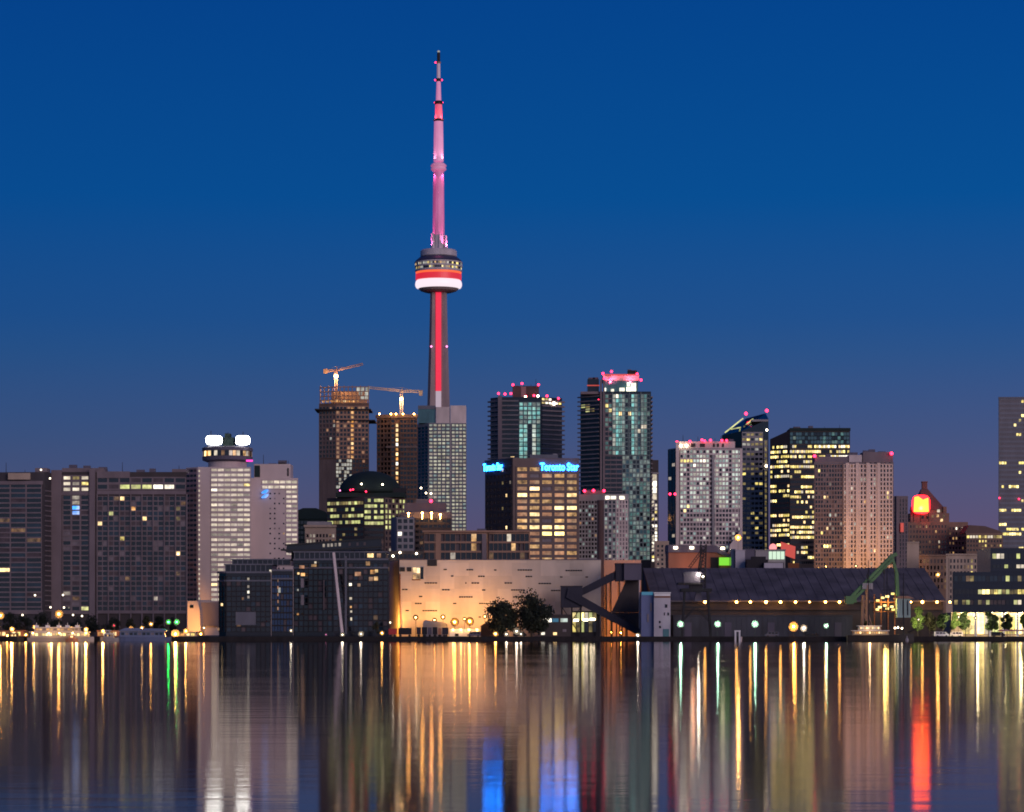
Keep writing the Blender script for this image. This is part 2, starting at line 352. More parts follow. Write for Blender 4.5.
# ------------------------------------------------------------------ left: waterfront condominium slabs
dk = [('glass_dark', .6), ('glass_blue', .25), ('blind_mauve', .14), ('lit_warm_dim', .01)]
b = Bld('apartment_building', 'long dark apartment slab with balcony lines on every floor at the left edge', 1450, [(-70, 6), (44, 0), (51, 10)], 472,
        ['concrete_dark', 'concrete_mauve'], cap=100, seed=3, group='waterfront apartment buildings')
b.face(0, -68, 42, 483, 612, 7, 26, mixpick(dk, {(17, 4): 'lit_warm_bright', (9, 5): 'lit_warm_dim'}), fw=.92, fh=.72, proud=.5, mi=1)
b.strip(0, -68, 43, 481, 484.5, 0, .9, 1); b.strip(0, -68, 43, 610, 614, 0, .9, 1)
b.block('roof_box', 8, 30, 473, 479.5, -.8, 8, 'beige'); b.block('roof_box', 35, 47, 468, 472, 2, 12, 'concrete_mauve')
for y in range(490, 612, 5): b.strip(1, 45, 50.5, y, y+1.2, 0, .5, 1)
for px, py in ((41, 469.8), (50, 478.4), (35, 595.2), (50.5, 607.3), (22.5, 615)):
    k = MB(); k.ball(P(px, py, 1448), .5, 8); b.part('wall_lamp', k, 'glow_wall')
b.done()

b = Bld('apartment_building', 'brown waterfront apartment block with pale vertical piers beside the white hotel', 1460, [(51, 2), (96, 0), (186.3, 0)], 472,
        ['brown_dark', 'concrete_mauve'], cap=100, seed=5, group='waterfront apartment buildings')
b.strip(0, 52, 62, 470, 622, 0, 1.6, 1); b.strip(0, 90, 95.5, 468.5, 622, 0, 1.6, 1)
top = {(0,0):'lit_white',(0,1):'lit_yellow_dim',(0,2):'lit_white',(1,0):'lit_white',(1,1):'lit_white_dim',(1,2):'lit_yellow',(2,0):'lit_white',(2,1):'lit_white',(2,2):'lit_white'}
b.face(0, 62.5, 89.5, 475, 492, 3, 3, mixpick([('lit_white_dim', 1)], top), fw=.74, fh=.55, mi=1)
win = [('glass_dark', .62), ('glass_blue', .14), ('blind_mauve', .17), ('blind_pale', .06), ('lit_warm_dim', .01)]
b.face(0, 62.5, 89.5, 495, 611, 3, 23, mixpick(win, {(0,1):'lit_white_dim',(1,1):'lit_white_dim',(2,1):'lit_blue',(3,1):'lit_blue',(19,0):'lit_white_dim',(22,2):'lit_green_yellow',(20,1):'lit_warm_dim'}), fw=.8, fh=.72, mi=1, proud=.5)
b.strip(0, 62, 90, 492, 495, 0, 1, 1); b.strip(0, 62, 90, 610.5, 614, 0, 1, 1)
b.strip(1, 97, 186, 490.5, 494.5, 0, 1, 1); b.strip(1, 97, 186, 610.5, 613.5, 0, 1, 1); b.strip(1, 97, 130, 471.5, 478, 0, .8, 1)
sp = {(1,2):'lit_green_yellow',(1,3):'lit_green_yellow',(1,4):'lit_green_yellow',(1,5):'lit_white_bright',(1,6):'lit_white_bright'}
b.face(1, 97, 186, 477, 490, 8, 2, mixpick([('glass_dark', .8), ('blind_mauve', .2)], sp), fw=.85, fh=.62, mi=1)
sp = {(0,2):'lit_warm_bright',(2,3):'lit_amber',(5,0):'lit_warm_bright',(4,4):'lit_warm_bright',(3,1):'lit_green_yellow',(8,2):'lit_yellow',(11,7):'lit_warm_bright',(2,7):'lit_yellow_dim',(4,7):'lit_yellow_dim',(15,7):'lit_warm_dim',(20,5):'lit_white_dim'}
b.face(1, 97, 186, 496, 611, 16, 23, lambda r, c, g: sp.get((r, c//2)) if (r, c//2) in sp and c % 2 == 0 else g.choices([k for k, _ in win], [v for _, v in win])[0], fw=.84, fh=.76, mi=1, piers=True, proud=.35)
for i in range(9): b.strip(1, 96.8+i*11.2, 97.9+i*11.2, 494, 628, 0, 1.1, 1)
b.block('roof_box', 62, 104, 468, 472, 4, 18, 'concrete_mauve'); b.block('roof_box', 172, 186, 469, 472, 1, 14, 'concrete_mauve')
for px, py in ((63, 595), (64, 607.5), (178, 554), (73, 615), (82, 616)):
    k = MB(); k.ball(P(px, py, 1456), .5, 8); b.part('wall_lamp', k, 'glow_wall')
b.done()

# ------------------------------------------------------------------ the hotel's two towers
mat('hotel_wall', (.52, .42, .41), .75, var=.06); mat('hotel_wall_shade', (.3, .2, .22), .8)  # second tone: same wall, with the side face's shade put into the colour
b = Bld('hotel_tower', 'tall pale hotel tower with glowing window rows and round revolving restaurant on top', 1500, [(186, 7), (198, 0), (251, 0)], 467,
        ['hotel_wall', 'hotel_wall_shade', 'concrete_mauve'], depth=30, cap=100, seed=7, group='twin hotel towers')
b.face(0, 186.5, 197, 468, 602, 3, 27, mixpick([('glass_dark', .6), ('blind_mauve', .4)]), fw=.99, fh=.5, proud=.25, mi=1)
b.face(1, 198.3, 200.2, 468.5, 601, 1, 27, mixpick([('lit_white', .9), ('lit_white_dim', .1)]), fw=.75, fh=.42, proud=.2)
b.face(1, 211, 250.2, 467.5, 602, 6, 27, mixpick([('lit_hotel', .8), ('lit_white', .1), ('lit_white_dim', .1)], {(3,5):'lit_yellow',(4,0):'lit_white_bright',(23,0):'lit_warm_bright'}), fw=.9, fh=.52, proud=.35)
b.strip(1, 200, 250, 602.5, 626, 0, 2.5, 2)
k = MB(); cx, cy = X(227.5, 1515), 1515.
zz = lambda y: Z(y, 1500)
k.lathe((cx, cy), [(10.6, zz(467)), (10.6, zz(460))], 36); b.part('restaurant_pedestal', k, 'hotel_wall')
k = MB(); k.lathe((cx, cy), [(11.5, zz(460.5)), (13.7, zz(459)), (13.9, zz(455.5)), (13.4, zz(455.4)), (13.4, zz(449.6)), (13.9, zz(449.5)), (13.9, zz(446.5)), (12.5, zz(445.5))], 48)
dr = b.part('restaurant_drum', k, 'steel_mauve')
for i in range(20):
    a = math.pi+math.pi*(i+.5)/20; u = (-math.sin(a), math.cos(a)); nn = (math.cos(a), math.sin(a)); k = MB()
    k.obox((cx+13.35*nn[0], cy+13.35*nn[1]), u, nn, -.9, .9, 0, .25, zz(455), zz(450))
    k.build('window', {3: 'lit_warm_bright', 4: 'lit_amber', 5: 'lit_warm_bright', 6: 'glass_dark', 7: 'lit_white', 11: 'lit_white_dim', 12: 'lit_warm', 13: 'lit_white', 15: 'lit_warm', 16: 'lit_white_dim'}.get(i, 'lit_warm_dim' if i % 2 else 'glass_dark'), dr)
k = MB(); k.box(X(222.5,1510), X(233.5,1510), 1510, 1522, zz(446), zz(436)); k.box(X(224.5,1510), X(230,1510), 1511, 1518, zz(436), zz(432)); b.part('machine_room', k, 'green_dark')
k = MB()
for px, t in ((211, 429), (228, 430.5), (243, 430), (226, 431)): k.tube((X(px,1514), 1514, zz(446)), (X(px,1514), 1514, zz(t)), .18)
b.part('antenna', k, 'steel_dark')
k = MB(); k.box(X(246,1500), X(252.5,1500), 1500.5, 1502, zz(461.5), zz(459.6)); b.part('light_strip', k, 'glow_magenta')
k = MB(); q = [(178,636),(201.5,636),(200.5,610),(198.5,601),(186,601),(179,613),(177,619)]
k.slab([(X(px,1488), max(GZ, Z(py,1488))) for px, py in q], 1484, 1499.7); fb = b.part('flared_base', k, 'hotel_wall')
k = MB(); k.box(X(190,1484), X(193.5,1484), 1483.7, 1484, Z(608,1484), Z(605,1484)); k.build('window', 'glass_dark', fb)
b.done()
for px0, px1, lab in ((206.3, 222, 'left one of the two glaring white signs on the hotel roof'), (236, 249.8, 'right one of the two glaring white signs on the hotel roof')):
    t = thing('rooftop_sign', lab, 'sign', (X((px0+px1)/2, 1506), 1506, zz(446)), 'white signs on the hotel roof')
    k = MB(); hw, hh = (X(px1,1506)-X(px0,1506))/2, (zz(435)-zz(444))/2; sg = lambda v: (abs(v)**.45)*(1 if v > 0 else -1)
    k.slab([(X(px0,1506)+hw+hw*sg(math.cos(a)), zz(444)+hh+hh*sg(math.sin(a))) for a in [2*math.pi*i/32 for i in range(32)]], 1505, 1506.4); k.build('lit_panel', 'glow_sign_white', t)
    k = MB(); k.box(X(px0,1506)+.6, X(px1,1506)-.6, 1506.4, 1507.2, zz(443.4), zz(435.6))
    for f in (.1, .5, .9): k.box(X(px0,1506)*(1-f)+X(px1,1506)*f-.2, X(px0,1506)*(1-f)+X(px1,1506)*f+.2, 1506.5, 1507, zz(446), zz(444))
    k.build('frame', 'steel_dark', t)

b = Bld('hotel_tower', 'lower pale hotel tower with dotted wall and two lit top floors', 1525, [(250.5, 0), (298, 0)], 478,
        ['hotel_wall'], depth=30, cap=100, seed=8, group='twin hotel towers')
b.face(0, 262, 297.3, 479.5, 489.5, 6, 2, mixpick([('lit_white', .6), ('lit_hotel', .4)]), fw=.88, fh=.55)
b.face(0, 286, 297.3, 489.5, 556, 2, 14, mixpick([('lit_hotel', .75), ('lit_white_dim', .25)]), fw=.88, fh=.5)
b.face(0, 268, 286, 491, 566, 4, 15, mixpick([(None, .3), ('glass_dark', .5), ('blind_pale', .17), ('lit_warm', .03)]), fw=.35, fh=.34, piers=False, bands=False)
b.face(0, 262, 286, 556, 620, 5, 13, mixpick([(None, .5), ('glass_dark', .5)]), fw=.35, fh=.34, piers=False, bands=False)
b.block('roof_box', 254, 290.5, 464, 478, 2, 20, 'hotel_wall'); b.block('roof_plant', 278, 285, 462.5, 464, 4, 10, 'steel_dark')
b.block('louvre', 254.6, 260, 465.5, 477, 1.6, 2, 'green_dark'); b.block('louvre', 287.2, 288.8, 468, 476, 1.7, 2, 'black')
b.done()
k = MB(); z5 = lambda y: Z(y, 1523)
for y in (490, 494.6):
    k.slab([(X(261.5,1523), z5(y+3.4)), (X(265.5,1523), z5(y+3.2)), (X(268,1523), z5(y+1)), (X(268,1523), z5(y-.6)), (X(264.5,1523), z5(y)), (X(261.5,1523), z5(y+2.4))], 1522.6, 1524.9)
tag(k.build('logo_sign', 'lit_blue'), 'blue lit logo of two slanted strokes high on the lower hotel tower', 'sign')

# ------------------------------------------------------------------ low things between hotel and dome
b = Bld('apartment_building', 'dark building with curved green roof behind the lower hotel tower', 2050, [(292, 0), (330, 0)], 518, ['green_dark'], seed=11, cap=40)
b.face(0, 293, 329, 520, 560, 10, 8, mixpick([('glass_dark', 1)]), fw=.8, fh=.6)
k = MB(); k.slab([(X(292,2049), Z(519,2049)), (X(330,2049), Z(519,2049)), (X(326,2049), Z(512,2049)), (X(316,2049), Z(508,2049)), (X(303,2049), Z(508,2049)), (X(296,2049), Z(511,2049))], 2049, 2075); b.part('roof', k, 'green_dark')
b.done()
b = Bld('office_building', 'small beige flat roofed building lit warm behind the dark glass condominiums', 1650, [(305, 0), (336, 0)], 526, ['beige', 'concrete_grey'], seed=12, cap=60)
b.face(0, 306, 335, 533, 560, 9, 5, mixpick([('glass_dark', .5), ('lit_white_dim', .3), ('lit_warm_dim', .2)]), fw=.6, fh=.6)
b.strip(0, 304, 336.5, 525, 527.2, 0, 1.5, 0); b.block('roof_box', 307, 331, 521.5, 526, 3, 14, 'concrete_grey')
b.done()

# ------------------------------------------------------------------ two towers under construction, their cranes
b = Bld('unfinished_tower', 'taller concrete tower under construction with orange work lights and a scaffolded top', 2350, [(319, 6), (336, 0), (369, 0)], 403,
        ['concrete_brown', 'brown_clad', 'frame_copper'], depth=32, cap=100, seed=13, group='towers under construction')
b.face(0, 319.3, 336, 406, 458, 5, 12, mixpick([('glass_dark', .74), ('blind_mauve', .1), ('lit_amber_dim', .06), ('lit_pale', .1)]), fw=.66, fh=.62, mi=1, proud=.8)
def c1(r, c, g):
    if c == 0: return 'lit_amber_dim' if g.random() < .75 else 'glass_dark'
    if c == 4: return g.choice(['lit_amber', 'lit_warm_bright', 'lit_amber'])
    if c == 3: return g.choice(['lit_amber_dim', 'glass_dark', 'glass_dark'])
    return g.choices(['glass_dark', 'lit_amber_dim', 'blind_mauve'], [.78, .08, .14])[0]
b.face(1, 336, 368.6, 406, 459, 9, 12, c1, fw=.7, fh=.62, mi=2, proud=.8)
b.face(0, 319.3, 336, 459, 530, 4, 16, mixpick([('brown_clad', 1)]), fw=.8, fh=.8, mi=1)
b.face(1, 336, 352, 459, 500, 6, 11, mixpick([('lit_pale', .62), ('glass_dark', .38)]), fw=.85, fh=.75, mi=0)
b.face(1, 352.3, 368.6, 459, 530, 5, 16, mixpick([('glass_dark', .7), ('lit_amber_dim', .1), ('blind_mauve', .2)]), fw=.7, fh=.6, mi=0)
for sgm, pa, pb, nn in ((0, 320, 336, 4), (1, 336, 368.5, 8)):
    k = MB(); A, u, n2, L = b.frame(sgm)
    for i in range(nn+1): k.obox(A, u, n2, b.uat(sgm, pa+(pb-pa)*i/nn)-.35, b.uat(sgm, pa+(pb-pa)*i/nn)+.35, -.8, -.1, b.z1, b.z(385.5+(i % 2)*.8))
    for y in (386.5, 391, 395.5, 399.5): k.obox(A, u, n2, b.uat(sgm, pa), b.uat(sgm, pb), -.7, .1, b.z(y+.9), b.z(y))
    b.part('scaffold', k, 'frame_copper')
    k = MB(); k.obox(A, u, n2, b.uat(sgm, pa)+2, b.uat(sgm, pb)-2, -20, -18, b.z1, b.z(390)); b.part('core_wall', k, 'frame_copper')
A, u, n2, L = b.frame(1)
for i, y0, y1 in ((5, 387, 391), (6, 387, 391), (5.6, 392, 395), (7, 391.5, 399), (6, 396, 399), (7.3, 386.5, 391)):
    k = MB(); a = b.uat(1, 336+4.06*i); k.obox(A, u, n2, a, a+3.1, -.6, -.3, b.z(y1), b.z(y0)); b.part('lit_sheet', k, 'lit_pale')
for i in range(9):
    k = MB(); px = 322+i*4.2; sgm = 0 if px < 336 else 1; A, u, n2, L = b.frame(sgm); a = b.uat(sgm, px)
    k.obox(A, u, n2, a, a+2.6, -.4, -.15, b.z(402), b.z(399.6)); b.part('work_light', k, 'lit_amber' if i != 5 else 'lit_warm_bright')
k = MB(); k.box(X(315,2350), X(371,2350), 2346.5, 2382, b.z(410.3), b.z(409)); k.box(X(335,2350), X(375,2350), 2347, 2382, b.z(421), b.z(420)); b.part('loading_platform', k, 'steel_dark')
b.done()

b = Bld('unfinished_tower', 'shorter brown concrete tower under construction with one bright column of work lights', 2420, [(377, 6), (391, 0), (417.5, 0)], 416,
        ['concrete_brown', 'brown_clad'], depth=32, cap=100, seed=14, group='towers under construction')
b.face(0, 377.3, 391, 419, 560, 4, 30, mixpick([('glass_dark', .85), ('blind_mauve', .15)]), fw=.8, fh=.62, mi=0, proud=1)
b.face(1, 391, 394.6, 419, 560, 1, 30, mixpick([('glass_dark', 1)]), fw=.8, fh=.62, proud=1)
b.face(1, 395, 399, 423, 490, 1, 14, mixpick([('lit_warm_bright', .5), ('lit_amber', .4), ('lit_white_bright', .1)]), fw=.55, fh=.66, proud=.6)
b.face(1, 400, 417, 419, 560, 5, 30, mixpick([('glass_dark', .9), ('blind_mauve', .1)]), fw=.8, fh=.62, mi=0, proud=1)
b.strip(1, 386, 417.6, 446, 448, 0, 2, 1); b.strip(1, 390, 418, 414.5, 418, 0, 1.8, 1); b.strip(0, 376.5, 391.5, 414.5, 418, 0, 1.8, 1)
for px in (379.5, 391, 396, 403, 414):
    k = MB(); k.ball(P(px, 414, 2415), .6, 8); b.part('work_light', k, 'glow_sodium_small')
k = MB(); k.box(X(392,2425), X(397,2425), 2425, 2432, b.z(416), b.z(412.5)); b.part('hoist_shed', k, 'frame_copper')
b.done()

def lattice(mb, a, b2, wd, n, r):
    a, b2 = Vector(a), Vector(b2); d = (b2-a).normalized(); x = Vector((0,1,0)); y = d.cross(x).normalized()
    cs = [(x*i+y*j)*wd/2 for i, j in ((-1,-1),(1,-1),(1,1),(-1,1))]
    for c in cs: mb.beam(a+c, b2+c, r, r)
    for i in range(n):
        p, q2 = a+(b2-a)*i/n, a+(b2-a)*(i+1)/n
        for j in range(4): mb.beam(p+cs[j], q2+cs[(j+1) % 4], r*.6, r*.6)
t = thing('tower_crane', 'tower crane with glaring lamp and tilted jib atop the taller unfinished tower', 'crane', P(336, 403, 2362), 'tower cranes')
k = MB(); lattice(k, P(336,403,2362), P(336,370,2362), 2.2, 12, .4); k.build('mast', 'frame_copper', t)
k = MB(); lattice(k, P(336,370.5,2362), P(363,364,2362), 1.5, 14, .35); k.build('jib', 'frame_copper', t)
k = MB(); lattice(k, P(336,370.5,2362), P(325,371,2362), 1.6, 5, .4); k.box(X(323.5,2362), X(327.5,2362), 2360.5, 2363.5, Z(373.5,2362), Z(369,2362)); k.build('counter_jib', 'frame_copper', t)
k = MB(); k.beam(P(336,370,2362), P(337,366.5,2362), .6, .6); k.beam(P(337,366.5,2362), P(350,367.5,2362), .2, .2); k.beam(P(337,366.5,2362), P(327,370,2362), .2, .2); k.build('apex', 'frame_copper', t)
k = MB(); k.ball(P(336,376.2,2358), 1.5, 12); k.build('lamp', 'glow_crane_lamp', t)
lamp_light('crane_light', t, P(336,379,2356), 25000, (1, .6, .25), 1.5)
t = thing('tower_crane', 'tower crane with long level jib over the shorter unfinished tower', 'crane', P(401.5, 416, 2430), 'tower cranes')
k = MB(); lattice(k, P(401.5,416,2430), P(401.5,391,2430), 2.2, 10, .4); k.build('mast', 'beige', t)
k = MB(); lattice(k, P(401.5,391,2430), P(368.5,387.5,2430), 1.6, 16, .38); k.build('jib', 'beige', t)
k = MB(); lattice(k, P(401.5,391,2430), P(423,391.5,2430), 1.8, 8, .4); k.box(X(419,2430), X(422.5,2430), 2428.5, 2431.5, Z(395.5,2430), Z(391,2430)); k.build('counter_jib', 'beige', t)
k = MB(); k.beam(P(401.5,391,2430), P(402.5,387.5,2430), .6, .6); k.beam(P(402.5,387.5,2430), P(385,389,2430), .2, .2); k.beam(P(402.5,387.5,2430), P(415,391,2430), .2, .2); k.build('apex', 'beige', t)
k = MB(); k.ball(P(401.3,399,2426), 1.3, 12); k.build('lamp', 'glow_crane_lamp', t)
lamp_light('crane_light', t, P(401.3,402,2424), 18000, (1, .6, .25), 1.5)

# ------------------------------------------------------------------ office slab in front of the needle tower
b = Bld('office_tower', 'pale gridded office slab standing at the foot of the needle tower', 2250, [(417.5, 14), (428.5, 0), (466.5, 0)], 423, ['concrete_grey', 'slab_bluegrey'], depth=30, cap=100, seed=15)
b.face(1, 428.8, 450, 423.5, 560, 5, 38, mixpick([('lit_slab', .6), ('lit_white_dim', .25), ('lit_cool_dim', .15)]), fw=.72, fh=.56, mi=1)
b.face(1, 451.5, 466.2, 423.5, 560, 4, 38, mixpick([('lit_slab', .6), ('lit_white_dim', .3), ('lit_cool_dim', .1)]), fw=.72, fh=.56, mi=1)
b.face(0, 417.8, 428.3, 426, 560, 3, 38, mixpick([('glass_blue', .7), ('glass_dark', .3)]), fw=.85, fh=.7, mi=1)
b.block('roof_box', 436, 449.6, 407, 423, 1, 18, 'concrete_pink'); b.block('roof_box', 450.4, 466, 405.5, 423, .5, 18, 'concrete_pink')
b.block('glass_top', 418, 435.5, 409, 423, 3, 18, 'glass_teal'); b.block('glass_rim', 418, 435.5, 405.5, 409, 2.5, 18, 'slab_bluegrey')
for px, py in ((431, 493.5), (421, 488), (426, 493)):
    k = MB(); k.ball(P(px, py, 2246), .7, 8); b.part('wall_lamp', k, 'glow_white_small')
b.done()

# ------------------------------------------------------------------ the needle tower
TD = 2600.; TX = X(438.6, TD); mpp = TD/F
t = thing('needle_tower', 'very tall needle tower lit red and pink with round pod and white ring', 'tower', (TX, TD, GZ))
tz = lambda y: Z(y, TD)
mat('tower_concrete', (.3, .23, .235), .85, var=.08)
k = MB(); prof = [(640, 20), (560, 14.5), (480, 12), (400, 9.7), (340, 8.2), (288, 7.2)]
def ring(r):
    pts = []
    for a in (90, 210, 330):
        for da, q2 in ((-14, 1), (14, 1), (60, .52)):
            pts.append((TX+math.cos(R(a+da))*r*q2*mpp*1.18, TD+math.sin(R(a+da))*r*q2*mpp*1.18))
    return pts
rs = [ring(r) for _, r in prof]; N = len(rs[0])
k.add([(p[0], p[1], tz(prof[j][0])) for j, rg in enumerate(rs) for p in rg],
      [(j*N+i, j*N+(i+1) % N, (j+1)*N+(i+1) % N, (j+1)*N+i) for j in range(len(prof)-1) for i in range(N)]+[tuple(range((len(prof)-1)*N, len(prof)*N))])
k.build('shaft', 'tower_concrete', t)
for y0, y1, mname, nm in ((291, 391.5, 'glow_tower_strip', 'elevator_light'), (391.7, 422, 'glow_tower_pale', 'elevator_light')):
    k = MB(); rr = lambda y: next(((a[1]+(b_[1]-a[1])*(y-a[0])/(b_[0]-a[0])) for a, b_ in zip(prof, prof[1:]) if b_[0] <= y <= a[0]), 7)
    vs = []
    for y in (y1, y0):
        yb = TD-rr(y)*.52*mpp*1.18
        for xx, yy in ((-2.6, yb-1.6), (2.6, yb-1.6), (2.6, yb+1), (-2.6, yb+1)): vs.append((TX+xx, yy, tz(y)))
    k.add(vs, [(0,3,2,1),(4,5,6,7),(0,1,5,4),(1,2,6,5),(2,3,7,6),(3,0,4,7)]); k.build(nm, mname, t)
for px in (431.3, 446.8):
    k = MB(); k.ball(P(px, 346.5, TD-9), 1, 8); k.build('warning_light', 'glow_pink', t)
def ringpart(nm, m, pr, parent=t, k2=56): k = MB(); k.lathe((TX, TD), [(r*mpp, tz(y)) for r, y in pr], k2); return k.build(nm, m, parent, smooth=False)
pod = ringpart('pod_underside', 'tower_concrete', [(7, 293), (14, 292.3), (18, 291), (20.5, 288.6)])
k = MB(); k.lathe((TX, TD), [(20.5*mpp, tz(288.8)), (22.4*mpp, tz(287.9)), (23.3*mpp, tz(286)), (23.4*mpp, tz(284.2)), (23*mpp, tz(282)), (22*mpp, tz(280.6))], 64); k.build('white_ring', 'glow_tower_white', t, smooth=True)
ringpart('red_band', 'glow_tower_red', [(22, 280.6), (22.9, 280), (22.9, 274.6), (22.4, 274.4)])
ringpart('orange_band', 'glow_tower_orange', [(22.4, 274.4), (22.6, 274.2), (22.9, 273), (22.9, 272.4)])
mat('pod_steel', (.5, .46, .5), .6); mat('pod_dark', (.05, .05, .085), .35)
ringpart('observation_deck', 'pod_steel', [(23.2, 272.4), (23.6, 271.8), (23.6, 270.4), (23, 270.2), (23, 267.8), (23.9, 267.6), (23.9, 266.4), (23.4, 266.2), (23.4, 263.8), (24, 263.6), (24, 262.6)])
for i in range(40):
    a = math.pi+math.pi*(i+.5)/40; u = (-math.sin(a), math.cos(a)); nn = (math.cos(a), math.sin(a)); g2 = random.Random(i)
    for r, ya, yb in ((23.4, 266, 264), (23, 270, 268)):
        k = MB(); c = (TX+nn[0]*(r*mpp-.05), TD+nn[1]*(r*mpp-.05)); k.obox(c, u, nn, -.72, .72, 0, .2, tz(ya), tz(yb))
        k.build('window', g2.choices(['lit_yellow', 'lit_warm', 'lit_pale', 'glass_dark', 'lit_yellow_dim'], [.15, .1, .25, .3, .2])[0], t)
ringpart('upper_pod', 'pod_dark', [(24, 262.6), (23, 261), (19.5, 258), (18, 257)])
ringpart('roof_drum', 'pod_steel', [(17.6, 257), (18.2, 256.4), (18.2, 251.5), (17, 250.2), (9, 249.4)])
k = MB()
for i in range(7):
    a = 2*math.pi*i/7+.4; r = (6.4 if i % 2 else 8.2)*mpp; k.tube((TX+r*math.cos(a), TD+r*math.sin(a), tz(250)), (TX+r*math.cos(a), TD+r*math.sin(a), tz(236-(i*5) % 6)), 1.6, .9, 8)
k.lathe((TX, TD), [(6.3*mpp, tz(250)), (6.3*mpp, tz(236)), (5.6*mpp, tz(235))], 16); k.build('antenna_equipment', 'pod_steel', t)
mat('mast_painted_glow', (.5, .3, .42), .6, var=.2, scale=.12, emit=(1, .1, .42), es=.26); mat('mast_painted_glow_pale', (.55, .4, .5), .6, var=.2, scale=.12, emit=(1, .27, .56), es=.42)  # mast sections and collar emit faintly, standing in for floodlight falling on them
mat('mast_painted_glow_red', (.5, .25, .3), .6, var=0, emit=(1, .07, .16), es=.5); mat('mast_grey_glow', (.5, .42, .5), .5, var=0, emit=(.8, .45, .6), es=.16)
mat('mast_collar_glow', (.5, .36, .46), .6, var=0, emit=(1, .25, .5), es=.3)
ringpart('mast_section', 'mast_painted_glow', [(5.9, 236), (5.7, 215), (5.4, 190), (5.2, 172)], k2=12)
ringpart('sky_pod', 'mast_collar_glow', [(5.2, 171.5), (6.6, 170.6), (7.6, 169.8), (7.6, 168.6), (7, 168.4), (7, 166.8), (7.8, 166.6), (7.8, 165.4), (6.4, 164), (5.2, 163)], k2=24)
ringpart('mast_section', 'mast_painted_glow_pale', [(5.0, 161.5), (4.8, 140), (4.4, 121.5)], k2=12)
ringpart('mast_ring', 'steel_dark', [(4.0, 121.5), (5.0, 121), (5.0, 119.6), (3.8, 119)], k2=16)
ringpart('mast_section', 'mast_painted_glow_red', [(3.7, 119), (3.4, 104.5)], k2=12)
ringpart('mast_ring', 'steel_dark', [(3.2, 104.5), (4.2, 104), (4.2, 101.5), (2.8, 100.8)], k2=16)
ringpart('mast_section', 'mast_painted_glow_pale', [(2.7, 100.8), (2.0, 81.5)], k2=12)
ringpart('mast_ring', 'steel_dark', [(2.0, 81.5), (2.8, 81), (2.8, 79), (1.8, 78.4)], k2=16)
ringpart('mast_section', 'mast_grey_glow', [(1.9, 78.4), (1.7, 63.5)], k2=12)
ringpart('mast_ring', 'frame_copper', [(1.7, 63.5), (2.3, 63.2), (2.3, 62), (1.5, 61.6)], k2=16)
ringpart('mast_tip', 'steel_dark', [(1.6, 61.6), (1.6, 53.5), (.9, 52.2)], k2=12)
k = MB(); k.ball((TX, TD, tz(51.6)), 1.3, 8); k.build('warning_light', 'lit_pale', t)
for px, y in ((434.9, 102.5), (442.3, 102.5), (435.6, 62.5), (435.2, 80), (441.8, 80)):
    k = MB(); k.ball(P(px, y, TD), .8, 8); k.build('warning_light', 'glow_red', t)
# the floodlights round the mast's foot and on its collars
for rr_, y, yt, pw, rgb in ((12, 249, 205, 4e4, (1, .16, .45)), (8.2, 162, 136, .9e4, (1, .4, .6)), (8, 173, 192, 1.1e4, (1, .15, .42)), (6, 120.5, 112, 2e4, (1, .05, .06))):
    for a in (215, 325):
        p = (TX+math.cos(R(a))*rr_*mpp, TD+math.sin(R(a))*rr_*mpp, tz(y))
        lamp_light('mast_floodlight', t, p, pw, rgb, .5, spot=80, aim=(TX, TD, tz(yt)))

# ------------------------------------------------------------------ green-domed office and its neighbours
b = Bld('office_building', 'green domed office building with rows of yellow lit windows', 1900, [(327, 16), (364, 0), (384, 0), (406, 14)], 497, ['brown_dark', 'brown_clad'], depth=34, cap=100, seed=17)
g5 = runs(['lit_green_yellow', 'lit_green_yellow', 'lit_yellow_dim'], 'glass_dark', .88, .1)
b.face(0, 327.4, 363.5, 499.5, 525, 12, 4, g5, fw=.94, fh=.5)
b.face(1, 364.5, 383.5, 497.5, 526, 6, 5, mixpick([('lit_green_yellow', .85), ('glass_dark', .15)]), fw=.92, fh=.55)
b.face(2, 384.5, 405.5, 498, 530, 6, 6, mixpick([('lit_green_yellow', .6), ('glass_dark', .4)]), fw=.55, fh=.62, mi=1)
b.face(2, 384.5, 405.5, 530, 570, 6, 7, mixpick([('glass_dark', .85), ('lit_white_dim', .15)]), fw=.55, fh=.62, mi=1)
b.face(0, 327.4, 363.5, 526, 570, 12, 8, mixpick([('glass_dark', .9), ('lit_yellow_dim', .1)]), fw=.9, fh=.5)
b.face(1, 364.5, 383.5, 527, 570, 6, 8, mixpick([('glass_dark', .9), ('lit_yellow_dim', .1)]), fw=.9, fh=.5)
b.block('roof_box', 336, 405, 492.5, 497, 3, 34, 'green_dark')
k = MB(); c = (X(370,1922), 1922); rr_ = 31.5*1922/F
k.lathe(c, [(rr_*math.cos(a), Z(493,1922)+(22*1922/F)*math.sin(a)) for a in [math.pi/2*i/10 for i in range(10)]]+[(.01, Z(471,1922))], 40); b.part('dome', k, 'green_dark', smooth=True)
for px, py, cc in ((353, 489.5, 'red'), (350.5, 490, 'red'), (366, 491.5, 'red'), (361.5, 484, 'white_small'), (382.5, 484.5, 'white_small'), (340, 490.5, 'pink')):
    b.warning([(px, py)], cc, .8, -1)
b.block('roof_box', 392, 406, 488, 492.5, 8, 18, 'steel_dark')
b.done()
b = Bld('grey_building', 'narrow grey building with square recessed balconies below the dome', 1700, [(391, 5), (396, 0), (414.5, 0)], 517, ['grey_blue', 'concrete_grey'], seed=18, cap=60)
